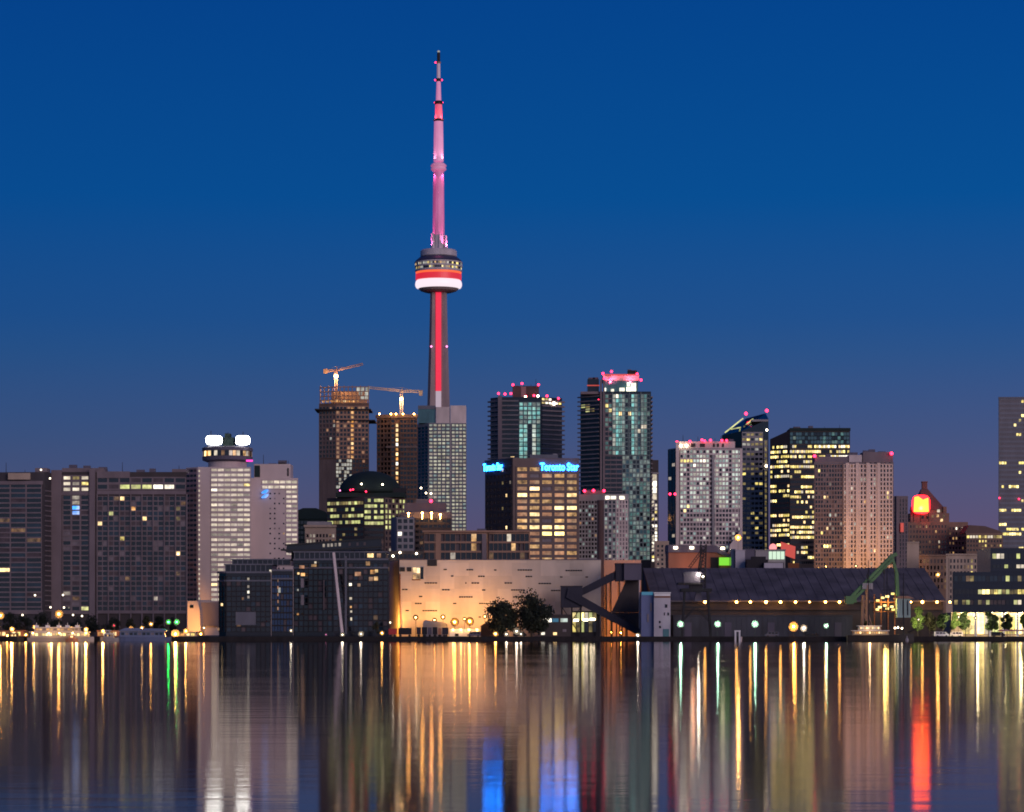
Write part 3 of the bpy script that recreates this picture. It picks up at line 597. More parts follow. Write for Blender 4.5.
b.face(1, 397, 414, 518, 556, 3, 6, mixpick([('glass_dark', .7), ('glass_blue', .3)], {(2, 0): 'lit_white_bright'}), fw=.7, fh=.62, mi=1, proud=.7)
b.done()
b = Bld('flat_building', 'wide mauve building with four orange lamps along its roof edge', 1760, [(400, 4), (414, 0), (452, 0)], 512, ['steel_mauve', 'brown_dark'], seed=19, cap=60)
b.block('roof_box', 404, 446, 503, 512, 8, 26, 'steel_mauve'); b.block('roof_box', 416, 436, 499, 503, 10, 20, 'slab_bluegrey')
b.face(1, 415, 451, 518, 562, 8, 8, mixpick([('glass_dark', .9), ('lit_warm_dim', .1)]), fw=.8, fh=.5, mi=1)
for px, py in ((408.5, 513.5), (422.3, 513), (431.5, 513), (440.3, 514.5)):
    k = MB(); k.ball(P(px, py, 1755), .6, 10); k.tube(P(px, 519, 1756), P(px, py, 1755), .15); b.part('roof_lamp', k, 'glow_sodium_small')
b.warning([(431, 501)], 'red', 1.5, 0)
b.done()
b = Bld('low_condominium', 'low copper lit condominium with open slab floors behind the white refinery', 1300, [(423, 0), (488, 0), (530, 0)], 531, ['frame_copper', 'glass_wall', 'concrete_mauve'], depth=24, seed=20, cap=100)
lw = [('glass_dark', .8), ('blind_mauve', .17), ('lit_warm_dim', .03)]
b.face(0, 424, 487, 533, 561, 12, 3, mixpick(lw, {(0, 9): 'lit_warm', (1, 9): 'lit_warm', (2, 5): 'lit_white_dim'}), fw=.93, fh=.8, proud=1.1)
b.face(1, 489, 529, 533, 561, 9, 3, mixpick(lw, {(0, 4): 'lit_white', (1, 5): 'lit_warm'}), fw=.93, fh=.8, proud=1.1)
b.strip(0, 435.5, 441, 533, 561, 0, 1.4, 0); b.strip(0, 482, 486.5, 534, 561, 0, 1.8, 2); b.strip(0, 422.6, 488, 530.5, 532.4, 0, 1.9, 0); b.strip(1, 488, 530, 530.5, 532.4, 0, 1.9, 0)
b.block('roof_box', 477, 486, 528.6, 531, 4, 12, 'steel_mauve')
b.done()
b = Bld('dark_annex', 'low dark annex with small lamps beside the copper condominium', 1290, [(386, 0), (424, 0)], 551, ['brown_dark'], seed=21, cap=40)
b.face(0, 387, 423, 553, 572, 9, 3, mixpick([('glass_dark', .9), ('lit_warm_dim', .1)]), fw=.8, fh=.6)
for px, py in ((400, 552.5), (416.5, 553.5), (393, 556)):
    k = MB(); k.ball(P(px, py, 1288.5), .5, 8); b.part('wall_lamp', k, 'glow_white_small')
b.done()

# ------------------------------------------------------------------ residential tower with red roof lights, sign office in front
b = Bld('residential_tower', 'dark balconied tower with teal glass centre and red roof lights above the blue sign', 1900, [(490.5, 9), (500, 0), (541, 0), (562, 10)], 397,
        ['glass_wall', 'concrete_mauve', 'teal_frame'], depth=30, seed=23, cap=100, group='residential towers')
b.block('roof_box', 512.5, 539, 386, 397, 6, 20, 'brown_dark'); b.block('roof_box', 521, 526, 386.5, 397, 5.6, 6, 'concrete_mauve')
b.strip(1, 498, 502, 396, 560, 0, 2.2, 1)
b.face(0, 491, 499, 399, 560, 2, 34, mixpick([('glass_dark', .85), ('glass_blue', .15)], {(13, 0): 'lit_warm_bright'}), fw=.9, fh=.8, mi=1)
b.face(1, 502.3, 518.5, 399, 560, 4, 34, mixpick([('glass_dark', .85), ('glass_blue', .14)], {(12, 2): 'lit_warm_bright', (13, 2): 'lit_yellow'}), fw=.95, fh=.72, mi=0)
b.face(1, 519, 540.5, 402, 424, 5, 5, mixpick([('lit_teal', .7), ('lit_cool_dim', .3)]), fw=.72, fh=.72, mi=2)
b.face(1, 519, 540.5, 424, 460, 5, 8, lambda r, c, g: {0: 'lit_teal', 1: 'lit_teal', 2: 'glass_dark', 3: 'lit_cool', 4: 'lit_teal_dim'}[c], fw=.8, fh=.8, mi=2)
b.face(2, 542, 561.5, 404, 560, 5, 33, mixpick([('glass_dark', .87), ('glass_blue', .12), ('lit_warm_dim', .01)]), fw=.95, fh=.72)
b.face(2, 541.5, 561.5, 397.5, 404, 6, 2, mixpick([('lit_yellow', .4), ('lit_white_bright', .3), ('glass_dark', .3)]), fw=.8, fh=.7)
rows = [401+4.75*i for i in range(13)]
for y in rows:
    k = MB()
    for sgm, pa, pb in ((0, None, None), (1, 500, 518.5), (2, None, None)):
        A, u, n2, L = b.frame(sgm); u0 = b.uat(1, pa) if pa else (-1.2 if sgm == 0 else 0); u1 = b.uat(1, pb) if pb else (L+1.2 if sgm == 2 else L)
        k.obox(A, u, n2, u0, u1, 0, 1.7+.01*sgm, b.z(y+.75), b.z(y-.75))
    k.build('balcony', 'balcony_grey', b.root)
b.warning([(498.5, 393.5), (511, 393.5), (513, 384.8), (522, 383.5), (538.5, 384.8), (534, 395.5), (547, 396), (558.5, 398.5), (526, 396.5), (505, 394)], 'red', 1.15, 2)
b.warning([(525.5, 396.8), (538, 396)], 'white_small', 1.1, 1); b.warning([(554, 403.5)], 'white_small', 1.6, 4)
b.done()

b = Bld('office_building', 'brown office block with glowing window rows and blue lettering along its top', 1450, [(485, 22), (513, 0), (579, 1)], 458, ['brown_clad', 'brown_dark'], depth=30, seed=24, cap=100)
sp = {}
for c in range(5):
    for r in range(16): sp[(r, c)] = None
amb = [('lit_amber_dim', .7), ('lit_warm', .24), ('blind_pale', .06)]
sp = {(10, 2): 'lit_yellow_bright', (10, 3): 'lit_yellow_bright', (9, 2): 'lit_warm_bright', (9, 3): 'lit_warm_bright', (0, 2): 'brown_clad', (0, 3): 'brown_clad', (0, 4): 'brown_clad'}
b.face(1, 516, 578, 466, 569, 5, 16, lambda r, c, g: sp.get((r, c)) or g.choices(['lit_amber_dim', 'lit_warm', 'lit_warm_bright', 'blind_pale'], [.5, .36, .1, .04] if r < 11 else [.72, .12, .0, .16])[0], fw=.78, fh=.56, proud=.5)
sp2 = {(4, 5): 'lit_warm_bright', (0, 4): 'lit_white', (10, 5): 'lit_yellow', (10, 5): 'lit_warm_bright', (11, 4): 'lit_yellow', (11, 5): 'lit_warm_bright', (13, 4): 'lit_warm', (9, 5): 'lit_warm_bright', (2, 6): 'lit_white_dim', (2, 4): 'lit_yellow_dim'}
b.face(0, 486, 512.5, 466, 569, 7, 16, mixpick([('glass_dark', .93), ('lit_yellow_dim', .05), ('blind_mauve', .02)], sp2), fw=.5, fh=.5, mi=1, proud=.4)  # left-face bars in darker brown: that side's shade put into the colour
b.strip(0, 485, 513, 458, 465, 0, .35, 1)
b.block('roof_plant', 530, 558, 454.5, 458, 8, 22, 'slab_bluegrey'); b.block('roof_plant', 553, 557, 453.8, 454.5, 9, 14, 'concrete_grey')
A0, u0_, n0_, L0 = b.frame(0); A1, u1_, n1_, L1 = b.frame(1); ua0, ua1 = b.uat(1, 540), b.uat(1, 578.5); ub0, ub1 = b.uat(0, 484.5), b.uat(0, 503.5); sb = b
b.done()
def text_sign(name, label, txt, A, u, n2, ua, ub, zc, h, m, group=None):
    c = bpy.data.curves.new(name, 'FONT'); c.body = txt; c.size = h*1.38; c.align_x = 'CENTER'; c.align_y = 'CENTER'; c.extrude = .12; c.offset = h*.03
    c.materials.append(MATS[m]); o = bpy.data.objects.new(name, c); COL.objects.link(o); bpy.context.view_layer.update()
    me = bpy.data.meshes.new_from_object(o); dx = o.dimensions.x; bpy.data.objects.remove(o); o = bpy.data.objects.new(name, me); COL.objects.link(o)
    uc = (ua+ub)/2; o.location = (A[0]+u[0]*uc+n2[0]*.75, A[1]+u[1]*uc+n2[1]*.75, zc)
    o.rotation_euler = (math.pi/2, 0, math.atan2(u[1], u[0])); o.scale = ((ub-ua)/max(.1, dx), 1, 1)
    return tag(o, label, 'sign', group)
text_sign('lettering_sign', 'blue lit words Toronto Star on the bright window side of the office', 'Toronto Star', A1, u1_, n1_, ua0, ua1, sb.z(467.2), 3.9, 'glow_sign_blue', 'blue letter signs')
text_sign('lettering_sign', 'blue lit words Toronto Star on the dark narrow side of the office', 'Toronto Star', A0, u0_, n0_, ub0, ub1, sb.z(465.6), 3.9, 'glow_sign_blue', 'blue letter signs')

# ------------------------------------------------------------------ taller teal residential tower
b = Bld('residential_tower', 'tall teal glass tower with pink lit crown, dark balconies on its left', 1800, [(580.5, 12), (600, 0), (651, 0)], 391.5,
        ['glass_wall', 'concrete_mauve', 'teal_frame'], depth=32, seed=25, cap=100, group='residential towers')
b.strip(1, 600, 601.8, 380, 560, 0, 2.2, 1); b.strip(1, 603, 604.6, 380, 560, 0, 2.2, 1)
b.face(0, 581, 599.5, 394, 500, 4, 24, mixpick([('glass_dark', .85), ('glass_blue', .15)], {(2, 0): 'lit_green_yellow', (2, 1): 'lit_yellow_dim', (3, 1): 'lit_green_yellow', (3, 2): 'lit_yellow_dim'}), fw=.94, fh=.74)
b.face(1, 605, 612, 394, 455, 2, 13, mixpick([('lit_teal_dim', .5), ('glass_dark', .5)], {(2, 0): 'lit_yellow', (3, 1): 'lit_yellow'}), fw=.8, fh=.7, mi=1)
def teal(r, c, g):
    if (r, c) in ((4, 2), (4, 5)): return 'lit_warm_bright'
    if (r, c) in ((0, 1),): return 'lit_white_bright'
    if (r, c) in ((7, 9), (7, 10), (8, 8)): return 'lit_white'
    return {0: 'lit_pale', 1: 'lit_teal', 2: 'lit_teal', 3: 'lit_cool_dim', 4: 'glass_dark', 5: 'glass_dark', 6: 'lit_teal', 7: 'lit_cool_dim', 8: 'glass_teal', 9: 'lit_cool_dim', 10: 'lit_teal_dim', 11: 'glass_dark'}[c] if g.random() < .9 else 'lit_teal_dim'
b.face(1, 612.5, 650, 394, 455, 12, 14, teal, fw=.82, fh=.82, mi=2)
b.face(1, 605, 622, 455.5, 492, 3, 8, mixpick([('glass_dark', .9), ('glass_blue', .1)]), fw=.94, fh=.7, mi=1)
b.face(1, 622.3, 650, 455.5, 560, 8, 24, mixpick([('lit_teal_dim', .3), ('lit_cool_dim', .35), ('glass_dark', .25), ('glass_teal', .1)]), fw=.76, fh=.76, mi=2)
for px in (612, 620, 629, 640.5): b.strip(1, px, px+.7, 392, 455, 0, .9, 2)
for y in [396+4.45*i for i in range(23)]:
    k = MB(); A, u, n2, L = b.frame(0); k.obox(A, u, n2, -1.3, L, 0, 1.7, b.z(y+.6), b.z(y-.6)); k.build('balcony', 'balcony_grey', b.root)
for y in [397+4.45*i for i in range(36)]:
    k = MB(); A, u, n2, L = b.frame(1); k.obox(A, u, n2, L-.2, L+1.2, -18, .6, b.z(y+.6), b.z(y-.6)); k.build('balcony', 'balcony_grey', b.root)
b.block('crown', 604.5, 638, 381, 391.5, 5, 24, 'glass_teal'); b.block('crown_wall', 603, 639, 374.5, 380.6, 4, 25, 'concrete_pink'); b.block('roof_box', 628, 637, 370.5, 374.5, 8, 18, 'steel_dark')
b.block('roof_box', 587.5, 599, 379, 391.5, 3, 22, 'glass_wall'); b.block('roof_box', 580.8, 600, 391.5, 394, -.4, 10, 'concrete_mauve')
k = MB(); D = 1803.6
for pa, pb, y0, y1 in ((604, 606, 388, 391), (611, 614, 389, 391.3), (619.5, 624.5, 387.8, 391), (627, 630, 382.5, 386), (631, 636, 383, 391), (626.5, 631, 387, 391)):
    k = MB(); k.box(X(pa,D), X(pb,D), D-.3, D+1.3, Z(y1,D), Z(y0,D)); b.part('window', k, 'lit_white_bright')
k = MB(); k.box(X(604,1804), X(638,1804), 1803.2, 1803.9, Z(375.5,1804), Z(374.2,1804)); k.box(X(587,1803), X(599.4,1803), 1802.3, 1803, Z(386,1803), Z(385,1803)); b.part('red_cornice_light', k, 'glow_red_panel')
b.warning([(603, 373.5), (611.5, 371.5), (604.5, 378.5), (610, 378.5), (637, 374), (641, 380), (599, 400)], 'red', 1.15, 1)
for px in (611, 631): lamp_light('crown_floodlight', b.root, P(px, 380.5, 1799), 9000, (1, .08, .16), .6, spot=120, aim=P(px, 376, 1804))
b.done()

b = Bld('apartment_building', 'shorter pale ribbed apartment block with red roof lights below the teal tower', 1490, [(577.5, 4), (604, 0), (628.5, 0)], 494, ['concrete_grey', 'concrete_pink'], seed=26, cap=100)
b.face(0, 579, 603.5, 500, 575, 8, 18, mixpick([('glass_dark', .6), ('blind_mauve', .25), ('lit_amber_dim', .06), ('lit_cool_dim', .09)]), fw=.66, fh=.62, mi=0)
b.face(1, 604, 616, 500, 575, 3, 18, mixpick([('glass_dark', .5), ('lit_cool_dim', .4), ('lit_white_dim', .1)]), fw=.6, fh=.7, mi=0)
b.face(1, 616, 628, 500, 575, 4, 18, mixpick([('blind_pale', .5), ('lit_cool_dim', .4), ('glass_dark', .1)]), fw=.5, fh=.7, mi=1)
b.block('roof_box', 584, 604, 490.5, 494, 3, 16, 'concrete_mauve')
for pa, pb in ((605.5, 609.5), (610.5, 616), (619.5, 624.5)):
    k = MB(); A, u, n2, L = b.frame(1); k.obox(A, u, n2, b.uat(1, pa), b.uat(1, pb), .0, .4, b.z(499.3), b.z(496)); b.part('window', k, 'lit_white_bright')
b.warning([(584.5, 490.8), (593.5, 490.5), (604, 490.8)], 'red', 1.1, 2)
b.done()
b = Bld('slim_tower', 'slim tower with one brightly lit white strip front right of the teal tower', 2000, [(645, 3), (651, 0), (658.5, 0)], 460, ['brown_dark', 'concrete_grey'], seed=27, cap=60, depth=22)
b.face(1, 651.5, 657.5, 474, 500, 1, 4, mixpick([('lit_white', .7), ('lit_white_bright', .3)]), fw=.7, fh=.9, mi=1)
b.face(1, 651.5, 657.5, 500, 562, 2, 18, mixpick([('lit_white', .4), ('lit_yellow', .2), ('lit_white_bright', .15), ('glass_dark', .25)]), fw=.7, fh=.7, mi=1)
b.strip(1, 650.6, 659, 472.5, 474, 0, 1.2, 1)
b.done()
b = Bld('old_building', 'low beige block with small dark windows behind the orange brick shed', 1500, [(655, 0), (669, 0)], 541, ['beige'], seed=28, cap=40)
b.face(0, 656, 668.5, 544, 575, 3, 7, mixpick([('glass_dark', .8), ('lit_white_dim', .2)]), fw=.5, fh=.55)
b.done()

# ------------------------------------------------------------------ grey condominium, slanted tower, yellow office
b = Bld('residential_tower', 'broad grey residential tower with mint lit windows and red lights along its roof', 1600, [(668, 10), (676, 0), (742.5, 0)], 448,
        ['concrete_grey', 'concrete_pink', 'glass_wall'], depth=30, seed=29, cap=100, group='residential towers')
b.block('roof_box', 678, 735, 441.5, 448, 1.2, 22, 'concrete_pink')
for pa, pb in ((691, 695.5), (700, 705), (713, 715), (717, 719), (722, 724)): b.block('roof_opening', pa, pb, 443.5, 447, .9, 1.1, 'black')
b.face(0, 668.3, 675.6, 449, 560, 2, 25, mixpick([('glass_dark', .9), ('lit_white_dim', .1)]), fw=.85, fh=.7, mi=2)
b.strip(1, 675.8, 679, 442, 560, 0, 1.2, 1)
def cond(r, c, g):
    if r == 2 and c <= 3: return 'lit_yellow'
    if (r, c) in ((2, 6), (2, 7), (3, 4)): return 'lit_white_bright'
    if (r, c) in ((13, 1), (12, 2)): return 'lit_yellow_bright'
    if c in (2, 15): return 'glass_dark'
    if c in (9,): return 'blind_mauve'
    if r < 13: return g.choices(['lit_cool', 'lit_pale', 'lit_cool_dim', 'glass_dark'], [.5, .22, .2, .08])[0]
    if c > 15: return g.choices(['lit_pale', 'blind_pale'], [.4, .6])[0]
    return g.choices(['glass_dark', 'blind_mauve', 'lit_cool_dim', 'blind_pale', 'lit_pale'], [.42, .16, .2, .14, .08])[0]
b.face(1, 680, 741.5, 449.5, 563, 19, 25, cond, fw=.72, fh=.62, proud=.5, mi=1)
b.strip(1, 712, 714.6, 455, 563, .0, 1.6, 0); b.strip(1, 739.6, 742.3, 449, 563, 0, 1.1, 1)
b.warning([(677, 442), (689.8, 441.5), (702, 440), (704.5, 441), (710.5, 440.3), (722, 440.5), (726.5, 440.5), (670, 494), (675, 494)], 'red', 1.05, 0)
b.warning([(681, 445.7), (686.5, 445.5)], 'white_small', 1.1, -1)
b.done()
k = MB(); D = 1592; k.add([(X(716,D), D, GZ), (X(742,D), D, GZ), (X(742,D), D+6, GZ), (X(716,D), D+6, GZ), (X(742,D), D, Z(528,D)), (X(742,D), D+6, Z(528,D)), (X(730,D), D, Z(545,D)), (X(730,D), D+6, Z(545,D))],
      [(0,1,4,6),(3,7,5,2),(1,2,5,4),(0,6,7,3),(6,4,5,7),(0,3,2,1)])
wedge = k.build('canopy_hall', 'concrete_pink'); tag(wedge, 'pale sloping curved hall lit by an orange lamp at the foot of the grey tower', 'building')

D = 2300
b = Bld('slanted_tower', 'dark tower with sloping glass roof and red lights on its raised ridge', D, [(722, 16), (742, 0), (768.5, 0)], 440, ['glass_wall', 'concrete_grey', 'concrete_brown'], depth=30, seed=30, cap=100)
f = b.pts
k = MB(); zt = lambda y: Z(y, D); bk = 26
lo = [f[0], f[1], f[2], (f[2][0], D+bk), (X(746,D+bk), D+bk), (f[0][0], D+bk+8)]
tops = [zt(434), zt(431), zt(419), zt(410.8), zt(416), zt(433.5)]
k.prism(lo, b.z1, 0, tops); b.part('roof', k, 'glass_dark')
b.face(1, 742, 763, 432, 560, 5, 26, lambda r, c, g: g.choices(['lit_yellow_dim', 'lit_yellow', 'glass_dark', 'lit_pale'], [.35, .14, .46, .05] if r < 12 else [.25, .08, .65, .02])[0], fw=.75, fh=.5, mi=1)
b.face(1, 764, 767.5, 440, 560, 1, 20, mixpick([('lit_yellow_dim', .8), ('lit_yellow', .2)]), fw=.5, fh=.75, mi=1)
b.face(0, 723, 741.5, 441, 560, 5, 22, mixpick([('glass_dark', .7), ('glass_blue', .3)]), fw=.9, fh=.85)
b.strip(1, 752, 768.3, 419.5, 421.5, -24, .6, 1)
for q0, q1 in (((725, 433.4), (743, 419)), ((740, 431), (753, 419.5)), ((731, 430), (746, 427))):
    k = MB(); k.beam(P(q0[0], q0[1]-.8, D+8), P(q1[0], q1[1]-.6, D+17), .8, .8); b.part('roof_light_line', k, 'lit_green_yellow')
b.warning([(746, 413.6), (766.8, 410.6)], 'red', 1.9, 24)
for px, py in ((766.8, 430), (766.3, 466)):
    k = MB(); k.ball(P(px, py, D-1), .9, 8); b.part('wall_lamp', k, 'glow_white_small')
b.done()

b = Bld('office_tower', 'wide office tower with broken bands of yellow lit floors and green top', 2200, [(770, 14), (790, 0), (850, 0)], 430, ['brown_dark', 'green_dark', 'grey_blue'], depth=34, seed=31, cap=100, tops={0: 438, 4: 438})
off = ['lit_yellow', 'lit_yellow_bright', 'lit_yellow', 'lit_warm_bright', 'lit_white']
lvl = {0: .9, 1: .8, 2: .9, 3: .7, 4: .8, 5: .3, 6: .9, 7: .1, 8: .15, 9: .9, 10: .5, 11: .35, 12: .2, 13: .1, 14: .9, 15: .15, 16: .95, 17: 1, 18: .9, 19: .5, 20: .6, 21: .1, 22: .05}
yp = runs(off, 'glass_dark', lambda r: lvl.get(r, .3), .14)
b.face(0, 770.4, 789.5, 444, 552, 9, 22, yp, fw=.9, fh=.52, mi=0)
b.face(1, 790, 849.5, 444, 565, 27, 24, lambda r, c, g: ('lit_white_bright' if g.random() < .8 else 'lit_yellow') if (r == 2 and c > 13) or (r == 0 and c > 12 and g.random() < .6) else yp(r, c+40, g), fw=.88, fh=.52, mi=0)
b.face(1, 790, 849.5, 432, 444, 20, 3, mixpick([('glass_teal', .5), ('glass_dark', .4), ('lit_teal_dim', .08), ('lit_green_yellow', .02)]), fw=.92, fh=.8, mi=1)
b.strip(1, 789.6, 850.4, 428, 431, 0, .8, 1); b.block('roof_box', 790, 850, 428.3, 430, 3, 30, 'green_dark')
b.done()
b = Bld('residential_tower', 'pale ribbed residential slab with pinkish lower floors and red lamp at its corner', 1700, [(814, 1), (843, 0), (893.5, 0)], 462, ['concrete_mauve', 'concrete_pink'], depth=26, seed=32, cap=100, group='residential towers')
b.face(0, 815, 842.5, 464, 575, 10, 25, mixpick([('glass_dark', .66), ('blind_mauve', .26), ('blind_pale', .06), ('lit_white_dim', .02)], {(1, 1): 'lit_yellow_bright', (7, 3): 'lit_warm_bright', (7, 4): 'lit_warm', (14, 4): 'lit_warm_bright', (15, 2): 'lit_yellow', (11, 5): 'lit_cool', (18, 3): 'lit_yellow_bright', (18, 4): 'lit_yellow_bright', (18, 5): 'lit_yellow'}), fw=.66, fh=.66, proud=.4)
b.face(1, 843.5, 892.5, 464, 575, 15, 25, mixpick([('glass_dark', .5), ('blind_mauve', .3), ('blind_pale', .1), ('lit_pale', .08), ('lit_warm_dim', .02)], {(5, 2): 'lit_white', (8, 7): 'lit_white_bright', (6, 13): 'lit_warm_bright', (7, 13): 'lit_yellow', (16, 13): 'lit_white', (19, 9): 'lit_warm_bright', (8, 6): 'lit_warm'}), fw=.5, fh=.66, proud=.8, mi=1)
for px in (845.5, 855.5, 866, 877): b.strip(1, px, px+3.2, 463, 575, 0, 1.3, 1)
b.block('roof_box', 863, 893, 452, 462, 5, 20, 'concrete_mauve'); b.block('roof_box', 849, 862, 455, 462, 4, 18, 'concrete_pink'); b.block('roof_box', 815, 848, 456.5, 462, 4, 20, 'concrete_mauve')
b.face(1, 863, 892.5, 462, 464, 6, 1, mixpick([('glass_dark', 1)]), fw=.5, fh=.5)
b.warning([(891.5, 453.5), (814.6, 456)], 'red', 1.4, 3)
b.done()
b = Bld('slim_tower', 'narrow mauve tower squeezed beside the pale ribbed slab, red sign above it', 1900, [(892, 0), (908, 0)], 496, ['concrete_mauve'], seed=33, cap=40, depth=20)
b.face(0, 893, 907.5, 499, 570, 5, 18, mixpick([('glass_dark', .5), ('blind_mauve', .5)]), fw=.4, fh=.75)
b.strip(0, 896, 898.5, 496, 575, 0, 2, 0)
k = MB(); k.box(X(900.5,1898), X(903.5,1898), 1897.4, 1898, Z(532,1898), Z(523,1898)); b.part('red_banner', k, 'glow_red_panel')
b.done()

# ------------------------------------------------------------------ chateau hotel with the red sign
D = 2100
b = Bld('chateau_hotel', 'old stone hotel with steep pyramid roof standing behind the glowing red sign', D, [(905, 0), (948, 0), (968, 0)], 522, ['stone_old', 'stone_roof'], depth=40, seed=34, cap=100)
st = [('glass_dark', .72), ('blind_mauve', .14), ('lit_warm_dim', .07), ('lit_warm', .04), ('lit_white', .03)]
b.face(0, 906, 947, 524, 575, 13, 10, mixpick(st), fw=.45, fh=.5)
b.face(1, 948.5, 967.5, 526, 575, 6, 10, mixpick(st, {(0, 2): 'lit_white_bright', (0, 4): 'lit_white_bright'}), fw=.45, fh=.5)
k = MB(); k.box(X(911,D), X(949,D), D+2, D+34, b.z(522), b.z(513)); k.box(X(919,D), X(945,D), D+4, D+30, b.z(513), b.z(509))
b.part('upper_storeys', k, 'stone_old')
k = MB(); x0, x1, xa, xb = X(915,D), X(946.5,D), X(924.5,D), X(930.5,D)
k.add([(x0,D+3,b.z(509.5)),(x1,D+3,b.z(509.5)),(x1,D+31,b.z(509.5)),(x0,D+31,b.z(509.5)),(xa,D+14,b.z(488)),(xb,D+14,b.z(488)),(xb,D+20,b.z(488)),(xa,D+20,b.z(488))],
      [(0,1,5,4),(1,2,6,5),(2,3,7,6),(3,0,4,7),(4,5,6,7),(0,3,2,1)]); b.part('roof', k, 'stone_roof')
k = MB(); k.box(X(925.3,D), X(930.2,D), D+14.5, D+19.5, b.z(488), b.z(481.5)); k.box(X(924.9,D), X(930.6,D), D+14, D+20, b.z(481.5), b.z(480.3)); b.part('roof_turret', k, 'stone_roof')
for px, yb2, yt2 in ((945.5, 516, 506.5), (948, 522, 513), (913, 513, 507)):
    k = MB(); k.box(X(px,D)-1.3, X(px,D)+1.3, D+2.5, D+6, b.z(yb2), b.z(yt2)); b.part('chimney', k, 'stone_old')
for px, py, mm in ((938, 515.5, 'lit_warm'), (942, 520, 'lit_warm_bright'), (939, 510.5, 'lit_white'), (933, 516, 'lit_warm_dim'), (944, 516, 'lit_warm_dim'), (928, 517, 'glass_dark'), (923, 517, 'glass_dark')):
    k = MB(); k.box(X(px,D)-.9, X(px,D)+.9, D+1.75, D+4, b.z(py+1.5), b.z(py-1.2)); b.part('window', k, mm)
b.done()
t = thing('red_rooftop_sign', 'big glowing red and orange sign on the roof of the old chateau hotel', 'sign', P(920.5, 513, D-3))
k = MB(); x0, x1 = X(913,D), X(928,D)
k.slab([(x0, b.z(512)), (x1, b.z(512)), (x1-.4, b.z(498)), (x1-4.5, b.z(500)), (x0+6, b.z(499)), (x0+3.4, b.z(496.6)), (x0+.6, b.z(497.2))], D-4, D-3.2); k.build('lit_panel', 'glow_sign_core', t)
k = MB(); cx_, cz_ = (x0+x1)/2, b.z(504.6); ox = [(cx_+(x1-x0)*.6*abs(math.cos(a))**.6*(1 if math.cos(a) > 0 else -1), cz_+(b.z(495)-b.z(514))*.5*abs(math.sin(a))**.6*(1 if math.sin(a) > 0 else -1)) for a in [2*math.pi*i/24 for i in range(24)]]
k.slab(ox, D-3.2, D-2.4); k.build('red_halo', 'glow_sign_red', t)  # red halo of the sign's light, built as a glowing backing shape
k = MB()
for px in (913, 920, 928): k.tube((X(px,D), D-2.2, b.z(522)), (X(px,D), D-2.2, b.z(498)), .35)
k.build('sign_frame', 'steel_dark', t)
lamp_light('sign_glow', t, P(921, 508, D-5), 26000, (1, .14, .06), 2, spot=150, aim=P(928, 512, D+8))
b = Bld('station_building', 'long stone building with mansard roof and one bright row of windows', 2060, [(966, 0), (1003, 0)], 533, ['stone_old', 'stone_roof'], depth=30, seed=35, cap=60)
b.face(0, 966.5, 1002, 534.5, 539, 12, 1, mixpick([('lit_yellow', .6), ('lit_white', .3), ('lit_yellow_dim', .1)]), fw=.8, fh=.6)
b.face(0, 966.5, 1002, 539, 570, 12, 7, mixpick([('glass_dark', .8), ('lit_warm_dim', .14), ('lit_yellow', .06)], {(0, 6): 'lit_yellow', (0, 5): 'lit_yellow', (1, 5): 'lit_yellow_dim', (1, 6): 'lit_yellow'}), fw=.5, fh=.5)
k = MB(); k.slab([(X(965,2060), b.z(533)), (X(1003.5,2060), b.z(533)), (X(999,2060), b.z(530.5)), (X(985,2060), b.z(526)), (X(969,2060), b.z(525))], 2060.5, 2088); b.part('roof', k, 'stone_roof')
b.done()
for (nm, lab, D2, ch, yt, wl, args, sd) in (
    ('old_building', 'low brown block with rows of small dark windows below the chateau hotel', 1680, [(917, 0), (948, 0)], 555, ['stone_old'], (919, 947, 558, 590, 8, 5), 36),
    ('old_building', 'beige block with two lit windows and arched upper floor behind the blue office', 1600, [(946, 0), (992, 0)], 554, ['beige'], (949, 991, 558, 600, 12, 7), 37)):
    b = Bld(nm, lab, D2, ch, yt, wl, seed=sd, cap=70)
    b.face(0, *args, mixpick([('glass_dark', .6), ('blind_mauve', .34), ('lit_warm_dim', .06)], {(1, 6): 'lit_yellow', (2, 6): 'lit_yellow', (0, 6): 'lit_yellow_dim'} if sd == 37 else None), fw=.5, fh=.6)
    b.strip(0, ch[0][0]-.4, ch[1][0]+.4, yt-.3, yt+1.2, 0, .9)
    b.done()
b = Bld('blank_building', 'plain windowless beige block beside the narrow mauve tower', 1640, [(907, 0), (919, 0)], 542, ['beige'], seed=38)
b.strip(0, 906.8, 919.2, 541.7, 543, 0, .6)
b.done()

mat('tower_pane', (.11, .105, .135), .5)
b = Bld('office_tower', 'tall grey glass tower cut off by the right edge with a few lit floors', 2200, [(998.5, 0), (1066, 0)], 398, ['grey_blue', 'slab_bluegrey'], depth=40, seed=39, cap=100)
lv2 = {3: .12, 13: .5, 16: .1, 18: .35, 23: .6, 27: .85, 28: .5}
b.face(0, 999, 1065.5, 399, 560, 27, 34, runs(['lit_yellow', 'lit_yellow', 'lit_yellow_bright'], 'tower_pane', lambda r: lv2.get(r, .03), .1), fw=.9, fh=.55)
b.warning([(1019, 499), (999.5, 498)], 'red', .9, -1)
b.strip(0, 998.3, 1066.2, 397, 399, 0, .7, 1)
b.done()

